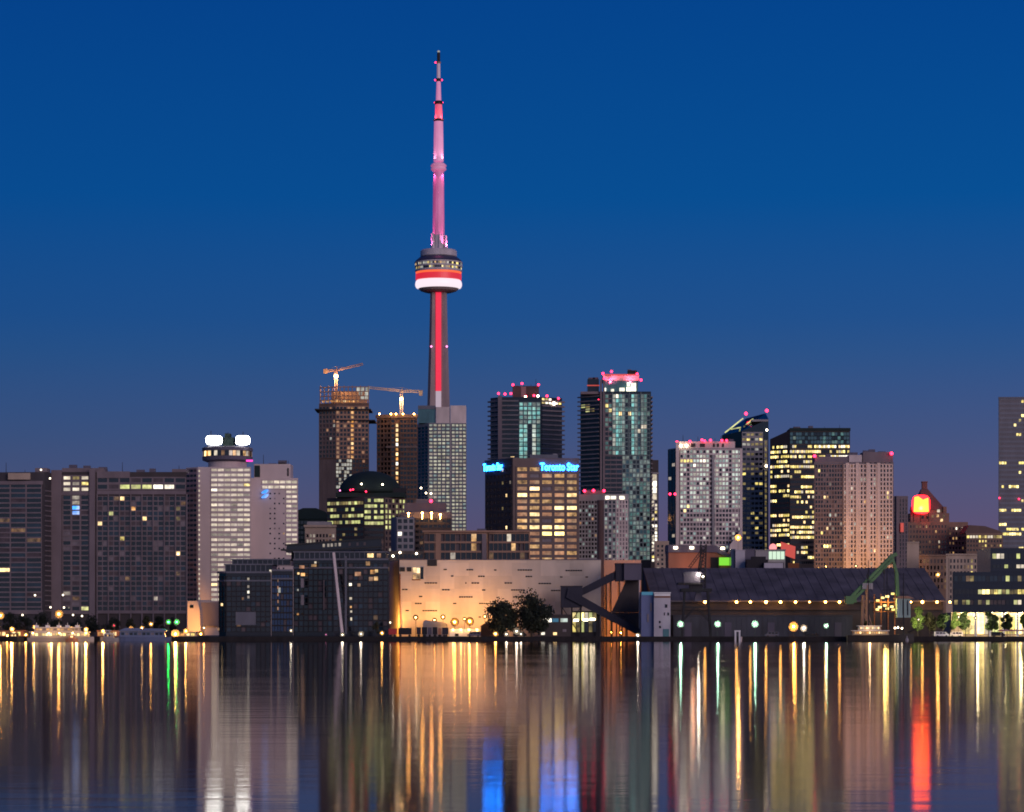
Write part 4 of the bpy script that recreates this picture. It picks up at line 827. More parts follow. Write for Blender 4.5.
# ------------------------------------------------------------------ waterfront: blue glass office at the right
D = 1120
b = Bld('waterfront_office', 'dark blue waterfront office with lit ribbon windows above a bright ground floor', D, [(952.5, 1), (1090, 0)], 572, ['corus_blue', 'slab_bluegrey'], depth=40, seed=40, cap=100, ybase=612.5)
sp = lambda r: {0: .08, 1: .9, 2: .5}.get(r, 0)
b.face(0, 954, 1089, 574, 583, 34, 1, mixpick([('glass_blue', .75), ('glass_dark', .18), ('lit_yellow_dim', .03), ('lit_pale', .03)], {(0, 13): 'lit_green_yellow', (0, 3): 'lit_warm_dim'}), fw=.94, fh=.62)
b.face(0, 954, 1089, 588.5, 595, 34, 1, lambda r, c, g: 'lit_pale' if c < 4 and g.random() < .4 else ('glass_dark' if c < 6 else g.choice(['lit_yellow', 'lit_green_yellow', 'lit_white', 'lit_yellow_bright', 'lit_yellow_dim'])), fw=.9, fh=.7)
b.face(0, 954, 1089, 599, 605.5, 34, 1, lambda r, c, g: g.choices(['glass_dark', 'blind_mauve', 'lit_white', 'lit_green_yellow', 'lit_yellow_dim'], [.35, .3, .1, .12, .13])[0], fw=.9, fh=.7)
b.block('upper_block', 990.5, 1090, 548, 571.9, 1.5, 34, 'corus_blue')
A, u, n2, L = b.frame(0)
for y0, y1, pr in ((553.5, 558.5, .55), (564.5, 568, .25)):
    for i in range(24):
        pa = 992.5+i*4; g2 = random.Random(i+int(y0)); kk = MB(); kk.box(X(pa,D+1.5), X(pa+3.4,D+1.5), D+1.3, D+1.48, b.z(y1), b.z(y0))
        b.part('window', kk, g2.choice(['lit_white', 'lit_green_yellow', 'lit_pale']) if g2.random() < pr and not 4 <= i <= 4 else 'glass_dark')
k = MB(); k.box(X(954,D), X(1090,D), D+7, D+38, GZ, b.z0); b.part('ground_floor', k, 'beige')
for i in range(17):
    kk = MB(); pa = 962+i*7.6; kk.box(X(pa,D+7), X(pa+6.6,D+7), D+6.7, D+6.95, GZ+1, b.z0-1.2); b.part('shop_window', kk, ['lit_yellow', 'lit_white', 'lit_yellow', 'lit_green_yellow', 'lit_yellow_bright'][i*7 % 5])
for i in range(9):
    kk = MB(); px = 975.5+i*14; kk.tube((X(px,D+2), D+2, GZ), (X(px,D+2), D+2, b.z0), .55, k=12); b.part('column', kk, 'white_paint')
for i in range(5): lamp_light('canopy_light', b.root, (X(963+i*15,D), D+3, b.z0-.6), 3800, (1, .82, .4), .8)
b.done()

# ------------------------------------------------------------------ left of the refinery: dark glass condominiums
D = 1035
def dark_block(label, chain, ytop, seed, cols, rows, special, dd=0, glass='glass_dark', levels=()):
    b = Bld('glass_condominium', label, D+dd, chain, ytop, ['glass_wall', 'steel_dark', 'slab_bluegrey'], depth=26, seed=seed, cap=100, group='dark glass condominiums')
    for i in range(len(chain)-1):
        pa, pb = chain[i][0]+.5, chain[i+1][0]-.5
        b.face(i, pa, pb, ytop+4, 632, cols[i], rows, mixpick([(glass, .78), ('glass_blue', .12), ('blind_mauve', .09), ('lit_warm_dim', .01)], special if i == 0 else None), fw=.86, fh=.8, proud=.35, mi=1)
        b.strip(i, pa-.5, pb+.5, ytop-.6, ytop+1.2, 0, .9, 2); b.strip(i, pa-.5, pb+.5, ytop+8, ytop+9.5, 0, .7, 2)
    for (pa, pb, y0, y1, d0) in levels:
        b.block('upper_storey', pa, pb, y0, y1, d0, 24, 'glass_wall'); b.block('roof_slab', pa-1, pb+1, y0-1.2, y0, d0-.8, 24.5, 'slab_bluegrey')
        for i in range(int((pb-pa)/5)): b.block('window_post', pa+i*5+.2, pa+i*5+1, y0, y1, d0-.3, d0, 'slab_bluegrey')
    return b
b = dark_block('dark glass condominium with stepped top floors right of the hotel', [(219, 5), (226, 0), (271, 0)], 572, 41, [2, 9], 11, {}, 0, levels=((225, 272, 565, 572, 2), (232, 290, 560, 565, 5)))
b.strip(1, 236, 256, 612, 625, 0, 1.2, 2)
for (c, r, mm) in ((248.5, 579, 'lit_white'), (248.5, 586.5, 'lit_white_dim'), (248.5, 592, 'lit_white_bright'), (248.5, 597, 'lit_white_dim'), (243, 598.5, 'lit_warm_dim'), (222, 604.5, 'lit_warm_bright'), (252, 616, 'lit_warm_dim'), (270.5, 571, 'lit_white'), (218.5, 629, 'lit_amber_dim')):
    k = MB(); k.box(X(c-1,D), X(c+1,D), D-.7, D-.45, Z(r+1.4,D), Z(r-1.2,D)); b.part('window', k, mm)
b.done()
b = dark_block('blue curtained glass condominium wing between two darker ones', [(271.5, 0), (293, 0)], 570, 42, [7], 9, {(2, 2): 'lit_pale'}, 2, glass='curtain_blue')
for y in (579, 586, 593, 600, 607):
    k = MB(); k.box(X(277.5,D+2), X(278.7,D+2), D+1.3, D+1.6, Z(y+3,D), Z(y,D)); b.part('stair_light', k, 'lit_amber_dim')
b.done()
b = dark_block('dark glass condominium with lit corner flats and leaning pole in front', [(293.5, 3), (333, 0), (388.5, 0)], 559, 43, [8, 11], 12, {}, 0, levels=((294, 386, 552.5, 559, 3),))
for (c, r, wd, hh, mm) in ((298.5, 573.5, 2, 2, 'lit_warm_bright'), (302, 567, 5, 3, 'lit_amber_dim'), (303, 574.5, 4, 3, 'lit_amber'), (314, 565.5, 5, 2.5, 'lit_warm'), (315.5, 562.5, 2, 2, 'lit_white'), (298, 590, 1.5, 2, 'lit_pale'), (302.5, 583, 3, 9, 'blind_pale'), (302.5, 600, 3, 10, 'blind_pale'), (298, 614, 2, 2, 'lit_amber'), (324, 595, 1.4, 30, 'blind_mauve'),
        (350.5, 584.5, 2.6, 2.6, 'lit_white_bright'), (350.8, 598.5, 2.4, 2.4, 'lit_white'), (351, 607, 1.6, 2, 'lit_amber'), (351.3, 611.5, 1.8, 2, 'lit_white'), (351.3, 619, 1.6, 3, 'lit_white'), (358, 574, 6, 4, 'lit_amber_dim'), (359, 585, 3, 3, 'lit_amber_dim'),
        (370.5, 555.5, 6, 4, 'lit_warm_bright'), (368, 563.5, 4, 4, 'lit_amber'), (373, 572, 5, 4, 'lit_amber'), (376.5, 571, 3, 3, 'lit_warm_bright'), (376, 578.5, 4, 4, 'lit_warm'), (371, 579, 4, 4, 'lit_amber_dim'), (379, 555.5, 4, 4, 'lit_amber_dim')):
    k = MB(); o = 0 if r < 559 else 0; k.box(X(c-wd/2,D), X(c+wd/2,D), D-.8, D-.5, Z(r+hh/2,D), Z(r-hh/2,D)); b.part('window', k, mm)
b.strip(1, 345, 347, 556, 634, 0, 1, 2)
b.done()
t = thing('sky_bridge', 'long dark tilted penthouse beam laid across the tops of the glass condominiums', 'building', P(335, 552, D+6))
k = MB(); k.slab([(X(285,D), Z(552,D)), (X(381,D), Z(549,D)), (X(381,D), Z(538,D)), (X(320,D), Z(541,D)), (X(286,D), Z(545,D))], D+4, D+20); k.build('wall', 'glass_wall', t)
k = MB(); k.slab([(X(280,D), Z(550.5,D)), (X(300,D), Z(551.5,D)), (X(382,D), Z(546.8,D)), (X(382,D), Z(545.8,D)), (X(300,D), Z(549.8,D)), (X(280,D), Z(548.6,D))], D+3, D+4); k.slab([(X(284,D), Z(545.5,D)), (X(382,D), Z(538.4,D)), (X(382,D), Z(537.2,D)), (X(284,D), Z(544,D))], D+3, D+4); k.build('roof_slab', 'black', t)
for i, px in enumerate((322, 326.5, 330, 334, 338, 348, 356, 363)):
    k = MB(); k.box(X(px,D), X(px+2.2,D), D+3.7, D+3.98, Z(546.8-i*.25,D), Z(543.6-i*.25,D)); k.build('window', 'lit_white_dim' if i < 5 else 'blind_mauve', t)
for px in (290, 320, 350, 376):
    k = MB(); k.box(X(px,D), X(px+3,D), D+6, D+12, Z(560,D), Z(549,D)); k.build('support', 'steel_dark', t)
k = MB(); k.beam(P(333.5, 553, 1022), P(342.3, 636, 1008), .95, .95); k.beam(P(333.8, 556, 1023), P(343.3, 636, 1008.5), .5, .5)
pl = k.build('leaning_pole', 'concrete_pink'); tag(pl, 'tall pinkish pole leaning in front of the dark glass condominiums', 'pole')

rg = random.Random(9)
for nm, D_, spots in (('residential_tower', 1900, ((516, 386), (531, 386), (536, 386))), ('residential_tower.001', 1800, ((592, 379), (596, 379), (633, 370.5), (630, 370.5))), ('residential_tower.002', 1600, ((684, 441.5), (699, 441.5), (716, 441.5), (731, 441.5))), ('residential_tower.003', 1700, ((819, 456.5), (830, 456.5), (855, 455), (868, 452), (874, 452), (884, 452))),
        ('apartment_building', 1450, ((3, 472), (14, 473), (22, 473))), ('apartment_building.001', 1460, ((70, 468), (84, 468), (100, 468), (120, 472), (138, 472), (150, 472), (177, 469))), ('hotel_tower.001', 1525, ((262, 464), (271, 464), (281, 462.5), (287, 464))), ('office_tower.001', 2200, ((798, 428), (812, 428), (826, 428), (841, 428)))):
    root = bpy.data.objects[nm]
    for px, py in spots:
        k = MB(); x, z_ = X(px, D_), Z(py, D_); y_ = D_+9
        if rg.random() < .5: wd = 1+rg.random()*2; hh = .8+rg.random()*1.6; k.box(x-wd, x+wd, y_, y_+3, z_-2.5, z_+hh); k.build('cooling_unit', 'steel_mauve', root)
        else: k.tube((x, y_, z_-2.5), (x, y_, z_+2+rg.random()*4), .22, .1); k.build('antenna', 'steel_dark', root)

# ------------------------------------------------------------------ the white refinery
D = 1050
mat('refinery_panel', (.6, .51, .43), .8, var=.16, scale=.09)
n = MATS['refinery_panel'].node_tree; pb = n.nodes['Principled BSDF']; old = pb.inputs['Base Color'].links[0].from_socket
g = n.nodes.new('ShaderNodeNewGeometry'); dv = n.nodes.new('ShaderNodeVectorMath'); dv.operation = 'DIVIDE'; dv.inputs[1].default_value = (5.5, 400, 4.95)
fl = n.nodes.new('ShaderNodeVectorMath'); fl.operation = 'FLOOR'; wn = n.nodes.new('ShaderNodeTexWhiteNoise'); mr = n.nodes.new('ShaderNodeMapRange'); mr.inputs[3].default_value = .86; mr.inputs[4].default_value = 1.06
sv = n.nodes.new('ShaderNodeVectorMath'); sv.operation = 'SCALE'
n.links.new(g.outputs['Position'], dv.inputs[0]); n.links.new(dv.outputs[0], fl.inputs[0]); n.links.new(fl.outputs[0], wn.inputs['Vector']); n.links.new(wn.outputs['Value'], mr.inputs[0])
n.links.new(old, sv.inputs[0]); n.links.new(mr.outputs[0], sv.inputs['Scale']); n.links.new(sv.outputs[0], pb.inputs['Base Color'])
t = thing('refinery_building', 'long windowless white refinery building glowing orange from lamps at its foot', 'building', (X(500,D), D+20, GZ))
zr = lambda y: Z(y, D)
k = MB(); k.prism([(X(399.5,D), D), (X(601,D), D), (X(601,D), D+40), (X(389.5,D+22), D+22)], GZ, zr(560)); 
for i in range(1, 14): k.box(X(399.5,D)+i*5.5, X(399.5,D)+i*5.5+.06, D-.03, D, GZ, zr(560.6))
for y in (573, 586, 599, 612): k.box(X(399.5,D), X(601,D), D-.045, D, zr(y+.15), zr(y))
k.build('wall', 'refinery_panel', t)
k = MB(); k.box(X(399.2,D), X(601.3,D), D-.25, D+.5, zr(560), zr(559.2)); k.build('parapet', 'steel_mauve', t)
random.seed(4)
slots = [(445.5,569.5,4),(470,569.8,7),(495.5,570,3),(525,570,15),(574,570.5,17),(452.5,576,3),(481.5,576.3,7),(529,576.5,7),(561.5,577,3),(587,577,3),(431,583,13),(466,583,1.5),(475.5,583,8),(508.5,583,8),(545,583.5,13),
         (405,589.5,6),(446,589.8,8),(484,590,4),(518,590,14),(557,590.5,12),(421,596.5,4),(466,597,14),(516.5,597,7),(418.5,603.5,7),(455,603.5,4),(488,603.5,18),(407.5,610.5,4),(430,610.7,15),(480,617,3),(551,610.5,2)]
for px, py, wd in slots:
    k = MB(); n_ = max(1, int(wd/2.2))
    for i in range(n_):
        xa = px-wd/2+wd*i/n_; k.box(X(xa,D), X(xa+wd/n_*.84,D), D-.16, D-.02, zr(py+.62), zr(py-.62))
    k.build('louvre', 'steel_dark', t)
for x0, x1, y0, y1, mm in ((400, 405, 567.2, 571.5, 'black'), (407, 411.5, 567.2, 571.5, 'black'), (420.5, 423.5, 567, 579, 'glass_dark'), (427.5, 437, 559.6, 566, 'black')):
    k = MB(); k.box(X(x0,D), X(x1,D), D-.3, D-.05, zr(y1), zr(y0)); k.build('opening', mm, t)
for x0, x1, y0, y1, mm in ((413, 416, 567.5, 572.5, 'lit_warm_bright'), (416.6, 419.8, 568, 573, 'lit_warm_bright'), (413, 416, 574, 579, 'lit_amber'), (416.6, 419.8, 574, 579, 'lit_warm')):
    k = MB(); k.box(X(x0,D), X(x1,D), D-.3, D-.05, zr(y1), zr(y0)); k.build('window', mm, t)
k = MB(); k.box(X(399.6,D), X(400.6,D), D-.5, D-.05, GZ, zr(574)); k.box(X(412,D), X(420.5,D), D-.2, D-.04, zr(580.3), zr(579.3)); k.build('downpipe', 'rust', t)

# pink lit back building with dark posts, and the tall chimney
t = thing('brick_warehouse', 'orange pink warehouse wall with dark posts seen through the conveyor frame', 'building', (X(615,1070), 1075, GZ))
k = MB(); k.box(X(601.4,1070), X(641,1070), 1070, 1082, GZ, Z(560,1070)); k.build('wall', 'pink_wall', t)
for px in (606, 610.5, 619, 625):
    k = MB(); k.box(X(px,1070), X(px+1,1070), 1069.2, 1069.9, GZ, Z(575,1070)); k.build('post', 'brown_dark', t)
k = MB(); D = 1066; k.lathe((X(600.5,D), D), [(3.9*D/F, GZ), (3.2*D/F, Z(505,D)), (3.5*D/F, Z(504.6,D)), (3.5*D/F, Z(500.5,D)), (3.1*D/F, Z(500.2,D))], 20)
ch = k.build('chimney', 'chimney_brown', smooth=False); tag(ch, 'tall dark brown chimney rising between the white refinery and its conveyors', 'chimney')

# ------------------------------------------------------------------ conveyors and silo
D = 1030
zc = lambda y: Z(y, D)
t = thing('conveyor', 'dark inclined conveyor galleries meeting in a raised box beside the refinery', 'conveyor', (X(605,D), D, GZ))
k = MB(); k.box(X(616,D), X(624,D), D+2, D+12, zc(581), zc(563.6)); k.box(X(615.5,D), X(624.4,D), D+1.5, D+12.5, zc(563.6), zc(563)); k.build('transfer_house', 'conveyor', t)
k = MB(); k.box(X(624.2,D), X(641.5,D), D+.5, D+11, zc(580), zc(563.8)); k.box(X(623.9,D), X(641.9,D), D, D+11.5, zc(563.8), zc(563.1)); k.build('transfer_house', 'steel_mauve', t)
def gallery(nm, q, y0, y1, m, ribs):
    k = MB(); k.slab([(X(a,D), zc(c)) for a, c in q], y0, y1)
    (ax, ay), (bx, by), (cx_, cy_), (dx_, dy_) = q
    for i in range(1, ribs):
        f = i/ribs; xa, ya = ax+(bx-ax)*f, ay+(by-ay)*f; xb, yb = dx_+(cx_-dx_)*f, dy_+(cy_-dy_)*f
        k.beam((X(xa,D), y0-.05, zc(ya)), (X(xb,D), y0-.05, zc(yb)), .18, .18)
    k.build(nm, m, t)
gallery('conveyor_gallery', [(582, 595.5), (618, 578.5), (618, 569.5), (582, 588)], D+3, D+7, 'conveyor', 12)
gallery('conveyor_gallery', [(566, 597.5), (640, 636), (640, 629), (568, 588.5)], D-2, D+2, 'conveyor', 20)
k = MB(); k.box(X(561,D), X(582.3,D), D-1, D+8, zc(607.5), zc(586.5)); k.box(X(560.6,D), X(582.7,D), D-1.4, D+8.4, zc(586.5), zc(585.8))
for px in (565, 570, 575): k.box(X(px,D), X(px+.5,D), D-1.12, D-1, zc(607), zc(597.5))
k.build('junction_house', 'conveyor', t)
k = MB()
for px in (562, 572, 581): k.beam((X(px,D), D, GZ), (X(px,D), D, zc(607)), .45, .45); k.beam((X(px,D), D+7, GZ), (X(px,D), D+7, zc(607)), .45, .45)
k.beam((X(562,D), D, GZ), (X(581,D), D, zc(607)), .3, .3); k.beam((X(581,D), D, GZ), (X(562,D), D, zc(607)), .3, .3)
for px, yt in ((597, 613), (612, 621), (616.5, 624), (622, 626), (627, 628)): k.beam((X(px,D), D, GZ), (X(px,D), D, zc(yt)), .5, .5)
k.build('trestle', 'steel_dark', t)
k = MB(); k.slab([(X(612.5,D), zc(612)), (X(641,D), zc(612)), (X(641,D), zc(580)), (X(627.5,D), zc(580))], D+8, D+11.5); k.slab([(X(622,D), zc(622)), (X(641,D), zc(632)), (X(641,D), zc(612.2)), (X(613,D), zc(612.2)), (X(613,D), zc(616.5))], D+7.5, D+11)
k.build('support_tower', 'brown_dark', t)
k = MB(); k.box(X(639,D), X(640,D), D+.2, D+.8, zc(632), zc(580)); k.build('ladder_rail', 'concrete_pink', t)
t = thing('silo_house', 'boxy blue and white silo house with dark openings on the quay', 'building', (X(656,1015), 1018, GZ))
D = 1012; zc2 = lambda y: Z(y, D)
k = MB(); k.box(X(641.5,D), X(654,D), D+2, D+14, GZ, zc2(592)); k.build('wall', 'silo_blue', t)
k = MB(); k.box(X(654,D), X(670.5,D), D, D+15, GZ, zc2(593.3)); k.build('wall', 'silo_white', t)
k = MB(); k.box(X(641.8,D), X(653,D), D+1.5, D+1.97, zc2(595), zc2(591.8)); k.build('blue_band', 'glow_cyan', t)
k = MB(); k.box(X(654.3,D), X(670.2,D), D-.4, D-.02, zc2(596), zc2(593.8)); k.box(X(653.6,D), X(670.9,D), D-.5, D+15.4, zc2(593.3), zc2(592.3)); k.build('roof_edge', 'white_paint', t)
k = MB(); k.box(X(654.2,D), X(670.3,D), D-.3, D-.02, zc2(597.6), zc2(596.2)); k.build('red_stripe', 'rust', t)
for px, py, wd, hh in ((665, 606, 2.4, 3.4), (667.5, 614, 1.6, 3), (659, 622, 1.6, 2.4), (659.2, 627, 1.8, 2.4), (664, 614, 1, 3)):
    k = MB(); k.box(X(px,D), X(px+wd,D), D-.2, D-.03, zc2(py+hh/2), zc2(py-hh/2)); k.build('opening', 'glass_dark', t)
k = MB(); k.box(X(663,D), X(669,D), D-.25, D-.03, GZ, zc2(629)); k.build('loading_door', 'glass_teal', t)
for px, py, hh in ((650.5, 607, 8), (647.5, 618, 8)):
    k = MB(); k.box(X(px,D), X(px+1.4,D), D+1.7, D+1.97, zc2(py+hh/2), zc2(py-hh/2)); k.build('window', 'blind_pale', t)

# ------------------------------------------------------------------ the long raw sugar shed
D = 1050
t = thing('storage_shed', 'huge dark roofed shed with a row of warm lamps under its eave', 'building', (X(790,D), D+30, GZ))
zs = lambda y, d=D: Z(y, d)
RB = D+36
k = MB(); ex0, ex1, rx0, rx1 = X(653,D), X(946,D), X(643,RB), X(924,RB)
k.add([(ex0,D,zs(600.5)),(ex1,D,zs(600.5)),(rx1,RB,Z(568,RB)),(rx0,RB,Z(568,RB)),(ex0,D,zs(602)),(ex1,D,zs(602)),(rx1,RB,Z(569.5,RB)),(rx0,RB,Z(569.5,RB)),
       (ex1,RB+36,zs(600.5)),(ex0,RB+36,zs(600.5)),(ex1,RB+36,zs(602)),(ex0,RB+36,zs(602))],
      [(0,1,2,3),(4,7,6,5),(0,4,5,1),(0,3,7,4),(1,5,6,2),(3,2,8,9),(7,11,10,6),(1,2,8),(8,10,11,9),(0,9,3)])
for i in range(1, 30):
    f = i/30; xa, xb = ex0+(ex1-ex0)*f, rx0+(rx1-rx0)*f
    k.beam((xa, D, zs(600.5)+.06), (xb, RB, Z(568,RB)+.06), .16, .14)
k.build('roof', 'shed_roof', t)
mat('shed_wall', (.045, .035, .035), .8, var=.25, scale=.2); mat('shed_lower', (.05, .055, .075), .7, var=.25, scale=.2)
k = MB(); k.box(X(655,D), X(944,D), D+2, D+60, GZ, zs(602)); k.box(X(655,D), X(944,D), D+1.2, D+2, zs(610), zs(607)); k.build('wall', 'shed_wall', t)
k = MB(); k.box(X(672,D), X(850,D), D-8, D+1.9, GZ, zs(616)); k.box(X(671.5,D), X(850.5,D), D-8.5, D+1.9, zs(616), zs(615.2))
for i in range(34): k.box(X(674+i*5.2,D-8), X(674.35+i*5.2,D-8), D-8.12, D-8, GZ, zs(617))
k.build('lean_to', 'shed_lower', t)
for px in (688, 728, 771, 838):
    k = MB(); k.box(X(px-3.5,D-8), X(px+3.5,D-8), D-8.2, D-8.02, GZ, zs(622.5)); k.build('door', 'steel_mauve', t)
mat('lamp_metal', (.1, .1, .1), .5, var=0)
for px in (705, 736.5, 750.3, 766, 780.5, 795.5, 809.5, 825.5, 839.5, 911, 922.3, 937, 950):
    k = MB(); p = P(px, 602, D-1.2); k.ball(p, .4+.13*((px*7.3) % 1) if px not in (809.5, 911) else .28, 12); lb = k.build('eave_lamp', 'glow_eave', t)
    k = MB(); k.beam((p.x, D+2, p.z+.9), (p.x, D-1.2, p.z+.9), .15, .15); k.lathe((p.x, p.y), [(.75, p.z+.45), (.3, p.z+.85), (.1, p.z+1)], 12); k.build('lamp_shade', 'lamp_metal', t)
    lamp_light('eave_light', t, (p.x, p.y-.3, p.z-1.2), 25, (1, .5, .15), .3)

# ------------------------------------------------------------------ behind the shed: orange brick hall, panels, kiosk, billboard
D = 1260
t = thing('brick_hall', 'orange brick hall with grey roof band showing above the dark shed roof', 'building', (X(698,D), D+10, GZ))
k = MB(); k.prism([(X(668.5,D), D), (X(732,D), D), (X(732,D), D+24), (X(668.5,D), D+24)], GZ, Z(552.5,D)); k.build('wall', 'brick_orange', t)
k = MB(); k.slab([(X(668,D), Z(552.5,D)), (X(716,D), Z(552.5,D)), (X(732.5,D), Z(559,D)), (X(734,D), Z(557.5,D)), (X(716,D), Z(545.5,D)), (X(668,D), Z(544.8,D))], D-1, D+25); k.build('roof', 'steel_mauve', t)
for px, py in ((675.5, 547.8), (691.5, 547.8), (722.5, 548.3)):
    k = MB(); k.box(X(px-1.8,D), X(px+1.8,D), D-1.5, D-1.05, Z(py+1,D), Z(py-1,D)); k.build('lamp', 'glow_white_small', t)
k = MB(); k.box(X(710.5,D), X(718.5,D), D-.4, D-.05, Z(568,D), Z(557.5,D)); k.build('doorway', 'black', t)
lamp_light('hall_light', t, (X(692,D), D-9, Z(566,D)), 1500, (1, .42, .2), 1.2)
k = MB(); k.box(X(719.6,D), X(728.4,D), D-1.6, D-1.1, Z(564.8,D), Z(558.2,D)); k.box(X(719,D), X(729,D), D-1.1, D-.8, Z(565.4,D), Z(557.6,D)); gp = k.build('green_sign', 'glow_green_panel'); tag(gp, 'bright green lit panel on the orange brick hall', 'sign')
t = thing('white_shed', 'white and grey panelled sheds standing right of the green panel', 'building', (X(752,1240), 1245, GZ))
for x0, x1, y0, dd, mm in ((735.5, 745, 550.5, 0, 'silo_white'), (745.2, 755.5, 549.5, 1, 'steel_mauve'), (755.7, 769, 550.5, .5, 'concrete_grey'), (731.5, 735.3, 549.5, 2, 'curtain_blue')):
    k = MB(); k.box(X(x0,1240), X(x1,1240), 1240+dd, 1252, GZ, Z(y0,1240)); k.box(X(x0,1240)-.2, X(x1,1240)+.2, 1239.7+dd, 1252.3, Z(y0,1240), Z(y0-.7,1240)); k.build('wall_panel', mm, t)
k = MB(); k.box(X(747,1232), X(768,1232), 1232, 1238, GZ, Z(559.5,1232)); k.box(X(752,1232), X(766,1232), 1233, 1237, Z(559.5,1232), Z(556.5,1232)); k.box(X(764,1230), X(784,1230), 1230, 1236, GZ, Z(562.5,1230)); k.build('dark_lean_to', 'steel_dark', t)
k = MB(); k.box(X(764,1228), X(783,1228), 1227.4, 1228, Z(568,1228), Z(563,1228)); k.build('white_board', 'silo_white', t)
t = thing('lit_kiosk', 'small lit glass kiosk with a round pink top beside the red billboard', 'kiosk', (X(776,1245), 1247, GZ))
for i in range(4):
    k = MB(); x0 = 768.6+i*4.1; k.box(X(x0,1244), X(x0+3.4,1244), 1243.8, 1244.3, Z(559.2,1244), Z(551.5,1244)); k.build('window', 'glow_kiosk', t)
k = MB(); k.box(X(768,1244), X(785.3,1244), 1244.3, 1250, GZ, Z(550.3,1244)); k.box(X(767.4,1244), X(785.9,1244), 1243.4, 1251, Z(550.3,1244), Z(549.3,1244)); k.build('wall', 'concrete_grey', t)
k = MB(); k.lathe((X(773,1246), 1246), [(1.6, Z(549.3,1246)), (1.7, Z(547,1246)), (1.2, Z(544.6,1246)), (.2, Z(543.6,1246))], 20); k.build('round_top', 'glow_pink_head', t, smooth=True)
t = thing('billboard', 'tilted red billboard glowing in front of the yellow office tower', 'billboard', (X(788,1275), 1275, GZ))
k = MB(); k.slab([(X(781,1275), Z(554,1275)), (X(795,1275), Z(559,1275)), (X(795.5,1275), Z(546.5,1275)), (X(781,1275), Z(541.8,1275))], 1275, 1275.5); k.build('panel', 'glow_red_panel', t)
k = MB()
for px in (783.5, 793): k.tube((X(px,1276), 1276, GZ), (X(px,1276), 1276, Z(546,1276)), .25)
k.box(X(788,1276), X(799,1276), 1275.6, 1276.2, Z(570,1276), Z(563,1276)); k.build('frame', 'rust', t)

# ------------------------------------------------------------------ quay cranes
D = 1008
t = thing('unloading_crane', 'dark ship unloading crane on portal legs with a lamp on its cabin', 'crane', (X(698,D), D, GZ))
zk = lambda y: Z(y, D)
k = MB()
for px0, px1, dy in ((682, 685, 0), (711, 708, 0), (683, 686, 9), (712, 709, 9)): k.beam((X(px0,D), D+dy, GZ), (X(px1,D), D+dy, zk(590)), .7, .7)
for dy in (0, 9): k.beam((X(684,D), D+dy, zk(607)), (X(709.5,D), D+dy, zk(607)), .45, .45); k.beam((X(682.5,D), D+dy, zk(622)), (X(696,D), D+dy, zk(607)), .3, .3); k.beam((X(710.8,D), D+dy, zk(622)), (X(697,D), D+dy, zk(607)), .3, .3)
k.beam((X(682,D), D, zk(629)), (X(682,D), D+9, zk(629)), .4, .4); k.beam((X(711.5,D), D, zk(629)), (X(711.5,D), D+9, zk(629)), .4, .4)
k.build('portal_leg', 'steel_dark', t)
k = MB(); k.box(X(681,D), X(712,D), D-.5, D+9.5, zk(591.5), zk(588.5)); k.box(X(678,D), X(704,D), D+1, D+8, zk(584.5), zk(582.5)); k.build('platform', 'steel_dark', t)
k = MB(); k.box(X(684,D), X(701,D), D+1.5, D+7, zk(582.5), zk(573.5)); k.slab([(X(683,D), zk(573.5)), (X(703,D), zk(573.5)), (X(700,D), zk(571.8)), (X(686,D), zk(571.8))], D+1, D+7.5); k.build('machine_house', 'steel_mauve', t)
k = MB(); k.box(X(690,D), X(703,D), D+2, D+6, zk(589), zk(582.4)); k.box(X(700.5,D), X(704.5,D), D+.5, D+4, zk(580), zk(575.5)); k.build('cabin', 'steel_dark', t)
k = MB(); lattice(k, (X(703,D), D+4, zk(588)), (X(704.2,D), D+4, zk(544)), 2.0, 12, .38); lattice(k, (X(698,D), D+4, zk(582)), (X(704,D), D+4, zk(548)), 1.0, 9, .28); k.build('mast', 'steel_dark', t)
k = MB(); lattice(k, (X(690,D), D+4, zk(567.5)), (X(703.7,D), D+4, zk(549)), .9, 8, .22); k.beam((X(688.5,D), D+4, zk(569)), (X(688.5,D), D+4, zk(574)), .12, .12); k.build('boom', 'steel_dark', t)
k = MB(); k.slab([(X(695,D), zk(601)), (X(704,D), zk(601)), (X(701,D), zk(592)), (X(697,D), zk(592))], D+3, D+6.5); k.build('hopper', 'steel_mauve', t)
k = MB(); k.ball(P(698.6, 574.6, D), .4, 10); k.build('lamp', 'glow_white', t); k = MB(); k.ball(P(703, 576.5, D), .35, 8); k.build('lamp', 'glow_white_small', t)
lamp_light('cabin_light', t, P(698.6, 576.5, D-2), 200, (1, .9, .7), .5)

t = thing('harbour_crane', 'green harbour crane with a bent jib over the moored ship', 'crane', (X(893,D), D+4, GZ))
G = 'crane_green'; yk = D+4
k = MB()
for o in (-1.3, 1.3):
    k.beam((X(850,D), yk+o, zk(599)), (X(893.5,D), yk+o, zk(555)), .5, 1.0); k.beam((X(851.5,D), yk+o, zk(603)), (X(893.5,D), yk+o, zk(559.5)), .5, .9)
    for i in range(13):
        f = i/13; k.beam((X(850+43.5*f,D), yk+o, zk(599-44*f)), (X(851.5+42*(f+.06),D), yk+o, zk(603-43.5*(f+.06))), .25, .25)
k.build('boom', G, t)
k = MB(); k.beam((X(892,D), yk, zk(556.5)), (X(898.5,D), yk, zk(553.5)), .9, 1.3); k.beam((X(893.5,D), yk-.9, zk(557)), (X(898,D), yk-.9, zk(572)), .7, .9); k.beam((X(893.5,D), yk+.9, zk(557)), (X(898,D), yk+.9, zk(572)), .7, .9)
